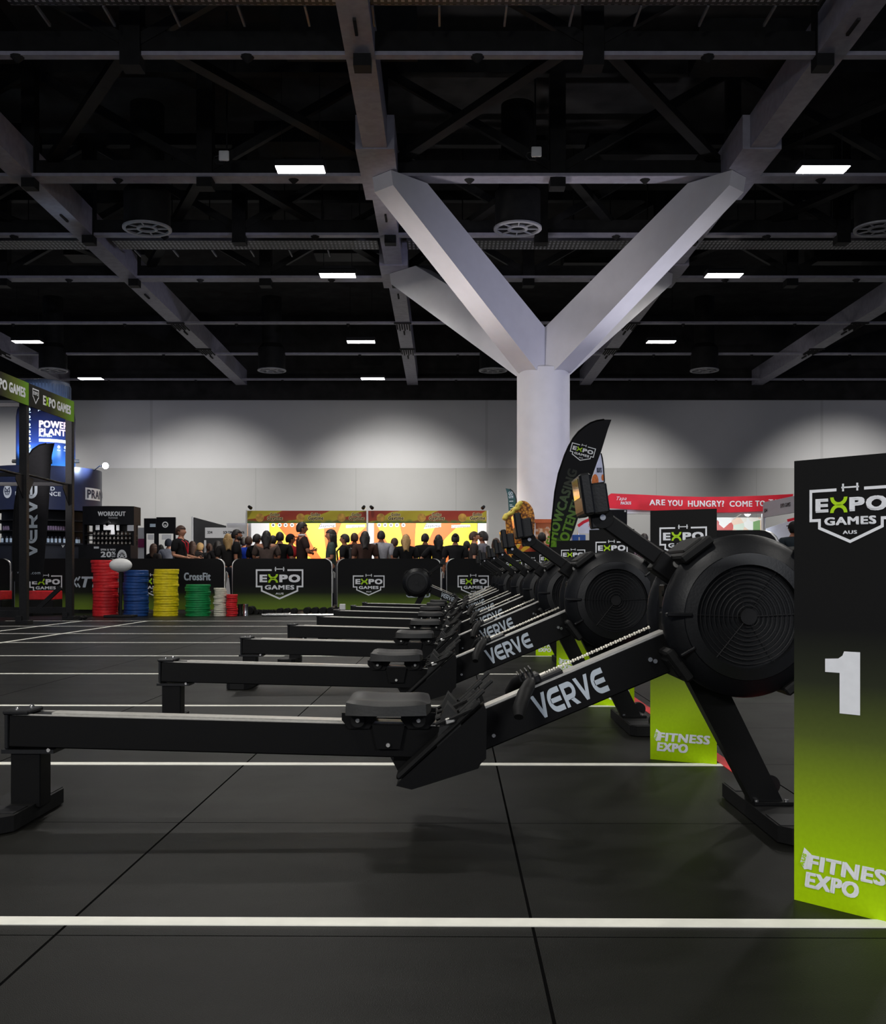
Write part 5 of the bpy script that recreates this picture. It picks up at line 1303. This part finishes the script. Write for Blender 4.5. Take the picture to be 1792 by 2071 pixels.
def hair_mesh(st):
    if st in _hc: return _hc[st]
    z0 = 1.643; mb = MB(); n, m = 24, 16; vs = {}; fs = []
    k = {'cropped': 1.045, 'short': 1.10, 'curly': 1.24, 'long': 1.13, 'tied': 1.09, 'bun': 1.09, 'cap': 1.12, 'bearded': 1.10}[st]
    for j in range(m + 1):
        p = PI * j / m
        for i in range(n):
            a = 2 * PI * i / n; x, y, z = .074 * k * math.sin(p) * math.cos(a), .096 * k * math.sin(p) * math.sin(a) + .004, .118 * k * math.cos(p)
            w_ = 1 + (.05 * math.sin(9 * a + 5 * p) * math.sin(7 * p) if st in ('curly', 'long') else 0)
            vs[(j, i)] = (x * w_, y * w_, z * w_ + z0)
    pts = []; idx = {}
    def vid(q):
        if q not in idx: idx[q] = len(pts); pts.append(vs[q])
        return idx[q]
    for j in range(m):
        for i in range(n):
            q = [(j, i), (j + 1, i), (j + 1, (i + 1) % n), (j, (i + 1) % n)]
            cy_ = sum(vs[c][1] for c in q) / 4; cz = sum(vs[c][2] for c in q) / 4 - z0
            if cy_ < -.02 and cz < .050: continue
            if cy_ < .03 and cz < -.005: continue
            if cz < -.075: continue
            fs.append([vid(c) for c in q])
    mb.raw(pts, fs)
    if st in ('long',):
        # a curtain of hair over the nape and shoulders
        L = []
        for j in range(9):
            zz = z0 + .02 - .036 * j
            ring = []
            for i in range(17):
                a = math.radians(-15 + 210 * i / 16); rx = (.090 + .012 * math.sin(j * .75)) * (1 - .006 * j * j * .6); ry = .104 - .001 * j
                ring.append((rx * math.cos(a) * (1 + .07 * math.sin(5 * a + .9 * j)), ry * math.sin(a) * (1 + .06 * math.cos(7 * a + j)) + .005 + .003 * j, zz - .02 * math.sin(3 * a) * (j > 6)))
            L.append(ring)
        v2 = [p for r in L for p in r]; f2 = [(j * 17 + i, (j + 1) * 17 + i, (j + 1) * 17 + i + 1, j * 17 + i + 1) for j in range(8) for i in range(16)]
        mb.raw(v2, f2)
    if st == 'tied': mb.tube([(0, .09, z0 + .03), (0, .125, z0 + .02), (0, .135, z0 - .06), (0, .12, z0 - .16), (0, .115, z0 - .24)], [.022, .03, .034, .026, .01], 10)
    if st == 'bun': mb.sphere((0, .085, z0 + .085), (.045, .045, .042), 12, 8)
    if st == 'cap': mb.prism([(.07 * math.cos(a), -.085 - .085 * math.sin(a)) for a in [PI * i / 12 for i in range(13)]], .008, Matrix.Translation((0, 0, z0 + .052)))
    if st == 'bearded':
        for (x, y, z, rx, ry, rz_) in ((0, -.075, -.088, .042, .034, .034), (-.045, -.045, -.068, .022, .04, .04), (.045, -.045, -.068, .022, .04, .04)): mb.sphere((x, y, z0 + z), (rx, ry, rz_), 12, 8)
    o = mb.obj('hair', M['hair_dark'], None, 60); md = o.modifiers.new('t', 'SOLIDIFY'); md.thickness = .012; md.offset = 0
    dg = bpy.context.evaluated_depsgraph_get(); dg.update(); me = bpy.data.meshes.new_from_object(o.evaluated_get(dg)); bpy.data.objects.remove(o)
    me.name = 'hair'; _hc[st] = me; return me
CL = {}
def cloth(rgb):
    if rgb not in CL: CL[rgb] = mat('cloth_%d_%d_%d' % rgb, S(*rgb), .85, 0, .14, 25, 0, .2)
    return CL[rgb]
BK, CH = (24, 24, 26), (46, 42, 42)
def part(name, me, m, par):
    o = place(bpy.data.objects.new(name, me), par)
    o.material_slots[0].link = 'OBJECT'; o.material_slots[0].material = m
    return o
def person(u, v, hgt, face, st, hair, shirt, pose, label, skin='skin', trousers=(28, 30, 38), extra=None, ymin=21.75):
    """head top at picture point u, v; face: turn in degrees, 0 looks at the camera, 90 to the right of the picture, 180 away"""
    y = max(ymin, (hgt - H) * F / (HZ - v)); k = hgt / 1.77
    x = ux(u, y)
    body, sh, tr, so = figure_meshes(pose)
    o = part('person', body, M[skin], None); o.location = (x, y, .0); o.rotation_euler = (0, 0, math.radians(face)); o.scale = (k * 1.13, k * 1.10, k)
    tag(o, label, 'person', 'crowd queuing behind the barriers')
    part('shirt', sh, cloth(shirt), o); part('trousers', tr, cloth(trousers), o); part('shoes', so, M['rubber'], o)
    if hair: part('hair', hair_mesh(st), M[hair] if hair in M else cloth(hair), o)
    if extra == 'strap':
        MB().tube([(.09, -.13, 1.02), (.10, -.145, 1.28), (.10, -.09, 1.47), (.09, .09, 1.46), (.06, .15, 1.25), (.02, .135, 1.02)], .022, 6).obj('bag_strap', M['rubber'], o)
    if extra == 'pack':
        MB().box((0, .17, 1.24), (.30, .14, .40), None, .05, 3).obj('backpack', M['steel_dark'], o)
        for s in (-1, 1): MB().tube([(s * .11, .10, 1.45), (s * .12, -.02, 1.50), (s * .12, -.135, 1.36), (s * .13, -.12, 1.16), (s * .14, .08, 1.08)], .02, 6).obj('pack_strap', M['steel_dark'], o)
    if extra == 'hood':
        MB().lathe([(.075, 1.44), (.12, 1.45), (.135, 1.49), (.10, 1.535), (.08, 1.52)], (0, .02, 0), 'Z', 20).obj('hood', cloth(shirt), o)
    if extra == 'lanyard':
        MB().tube([(-.07, .02, 1.51), (-.06, -.12, 1.40), (0, -.148, 1.18), (.06, -.12, 1.40), (.07, .02, 1.51)], .010, 5).obj('lanyard', M['red_cloth'], o)
    if extra == 'collar':
        MB().lathe([(.066, 1.50), (.078, 1.50), (.076, 1.525), (.064, 1.525)], (0, .005, 0), 'Z', 20, True).obj('collar', M['white_print'], o)
    return o
P_ = [
 # left of the orange booth
 (311, 1100, 1.58, 150, 'long', 'hair_brown', CH, 'down', 'woman with long brown hair, lowest head left of the dark emblem sign posts', 'skin_tan'),
 (325, 1102, 1.66, 200, 'long', 'hair_dark', (40, 36, 38), 'down', 'person with dark hair right behind the leftmost brown haired woman', 'skin_tan'),
 (341, 1090, 1.74, 170, 'cap', (50, 54, 66), (150, 154, 170), 'down', 'person in a grey striped looking top and cap left of the tall man', 'skin'),
 (366, 1063, 1.86, 75, 'short', 'hair_brown', BK, 'bent', 'tall man in black with a red lanyard looking right, left part of the crowd', 'skin', (28, 30, 38), 'lanyard'),
 (389, 1095, 1.64, 195, 'long', 'hair_brown', (34, 30, 30), 'down', 'brown haired woman just right of the man with the lanyard', 'skin_tan'),
 (405, 1099, 1.64, 165, 'curly', 'hair_blond', BK, 'down', 'person with wavy fair hair below the dark slanted wall', 'skin'),
 (423, 1099, 1.66, 210, 'tied', 'hair_brown', (38, 34, 36), 'down', 'person with tied brown hair below the 334 fascia', 'skin_tan'),
 (440, 1094, 1.68, 180, 'long', 'hair_dark', (32, 30, 32), 'down', 'person with long dark hair left of the blond woman', 'skin_tan'),
 (461, 1080, 1.76, 200, 'long', 'hair_blond', (36, 34, 34), 'down', 'blond woman behind the bearded man in black', 'skin'),
 (479, 1071, 1.82, 100, 'bearded', 'hair_dark', BK, 'down', 'broad bearded man in a black tee facing right, left of the orange booth', 'skin_tan'),
 (493, 1084, 1.74, 180, 'short', 'hair_dark', (30, 60, 170), 'down', 'person in a blue shirt glimpsed left of the booth post, nearer the bearded man', 'skin_tan', (28, 30, 38), None, 27.2),
 (503, 1085, 1.69, 180, 'short', 'hair_brown', (34, 66, 180), 'down', 'person in a blue shirt glimpsed at the booth corner post', 'skin_tan', (28, 30, 38), None, 25.2),
 # before the orange booth, left half
 (520, 1080, 1.72, 150, 'short', 'hair_dark', BK, 'down', 'short haired man in black before the left end of the orange booth', 'skin_tan'),
 (539, 1074, 1.72, 190, 'long', 'hair_dark', (92, 78, 72), 'folded', 'woman with long dark hair in a grey brown tee seen from behind', 'skin_tan'),
 (552, 1083, 1.70, 170, 'short', 'hair_dark', (34, 30, 30), 'down', 'person half hidden between the woman in grey brown and the man in black', 'skin_tan'),
 (566, 1076, 1.72, 185, 'short', 'hair_dark', BK, 'bent', 'man in a black tee seen from behind, third head from the booth left end', 'skin', (28, 30, 38), None),
 (588, 1080, 1.70, 120, 'cap', (26, 24, 26), (150, 30, 34), 'bent', 'person in red and black with a dark cap beside the tallest man', 'skin_tan'),
 (611, 1056, 1.93, 110, 'short', 'hair_dark', (44, 32, 30), 'folded', 'tallest man in dark brown with a pale collar before the orange booth', 'skin_tan', (28, 30, 38), 'collar'),
 (669, 1071, 1.72, 275, 'long', 'hair_dark', (58, 70, 66), 'bent', 'long haired woman in a grey green tee facing left', 'skin_tan'),
 (697, 1080, 1.68, 260, 'short', 'hair_dark', BK, 'bent', 'man in black with a backpack right of the woman in grey green', 'skin_tan', (28, 30, 38), 'pack'),
 (717, 1078, 1.785, 180, 'short', 'hair_brown', (40, 30, 28), 'down', 'short haired person behind the man with the backpack', 'skin_tan'),
 (738, 1075, 1.72, 190, 'long', 'hair_dark', (60, 42, 36), 'down', 'woman with long dark hair and bare arm below the middle booth post', 'skin_tan'),
 # right half
 (771, 1073, 1.78, 180, 'cropped', 'hair_dark', (150, 150, 156), 'down', 'close cropped man in a grey hooded top with a black strap', 'skin_tan', (28, 30, 38), 'strap'),
 (798, 1088, 1.64, 170, 'short', 'hair_brown', (160, 160, 156), 'down', 'short person in a pale top right of the man in the grey hood', 'skin_tan'),
 (821, 1081, 1.68, 185, 'long', 'hair_blond', BK, 'down', 'woman with long blond hair in a black top before the booth right half', 'skin'),
 (860, 1079, 1.76, 165, 'short', 'hair_dark', BK, 'bent', 'man in black right of the blond woman', 'skin_tan'),
 (887, 1082, 1.70, 180, 'long', 'hair_dark', (22, 22, 24), 'hips', 'woman with long dark hair and hands on hips', 'skin'),
 (921, 1079, 1.68, 180, 'bun', 'hair_dark', BK, 'down', 'person in black with tied up dark hair, right of the woman with hands on hips', 'skin_tan'),
 (944, 1094, 1.58, 180, 'short', 'hair_dark', (26, 26, 28), 'down', 'low dark figure left of the man facing right', 'skin_tan'),
 (959, 1075, 1.78, 95, 'short', 'hair_brown', (50, 46, 46), 'down', 'man in profile facing right at the booth right end', 'skin'),
 (976, 1076, 1.81, 250, 'curly', 'hair_dark', (120, 120, 126), 'down', 'curly haired person in grey facing the man in profile', 'skin_tan'),
 (1003, 1089, 1.62, 200, 'long', 'hair_brown', (60, 50, 48), 'down', 'brown haired woman behind the far monitors', 'skin'),
 (1096, 1077, 1.68, 180, 'short', 'hair_dark', (150, 60, 44), 'down', 'dark haired person before the brown patterned booth', 'skin_tan'),
 (1303, 1079, 1.76, 160, 'short', 'hair_dark', (120, 100, 110), 'down', 'person with dark hair between the second and third lane signs', 'skin'),
 (1443, 1081, 1.72, 180, 'short', 'hair_dark', (60, 30, 44), 'down', 'dark haired person half hidden by the second lane sign', 'skin_tan'),
]
for q in P_: person(*q)
o = person(1605, 1055, 1.66, 185, 'cap', (22, 20, 20), (26, 34, 40), 'down', 'person in a dark jacket and cap beside the big number 1 sign', 'skin_tan', (28, 30, 38), None, 17.4)
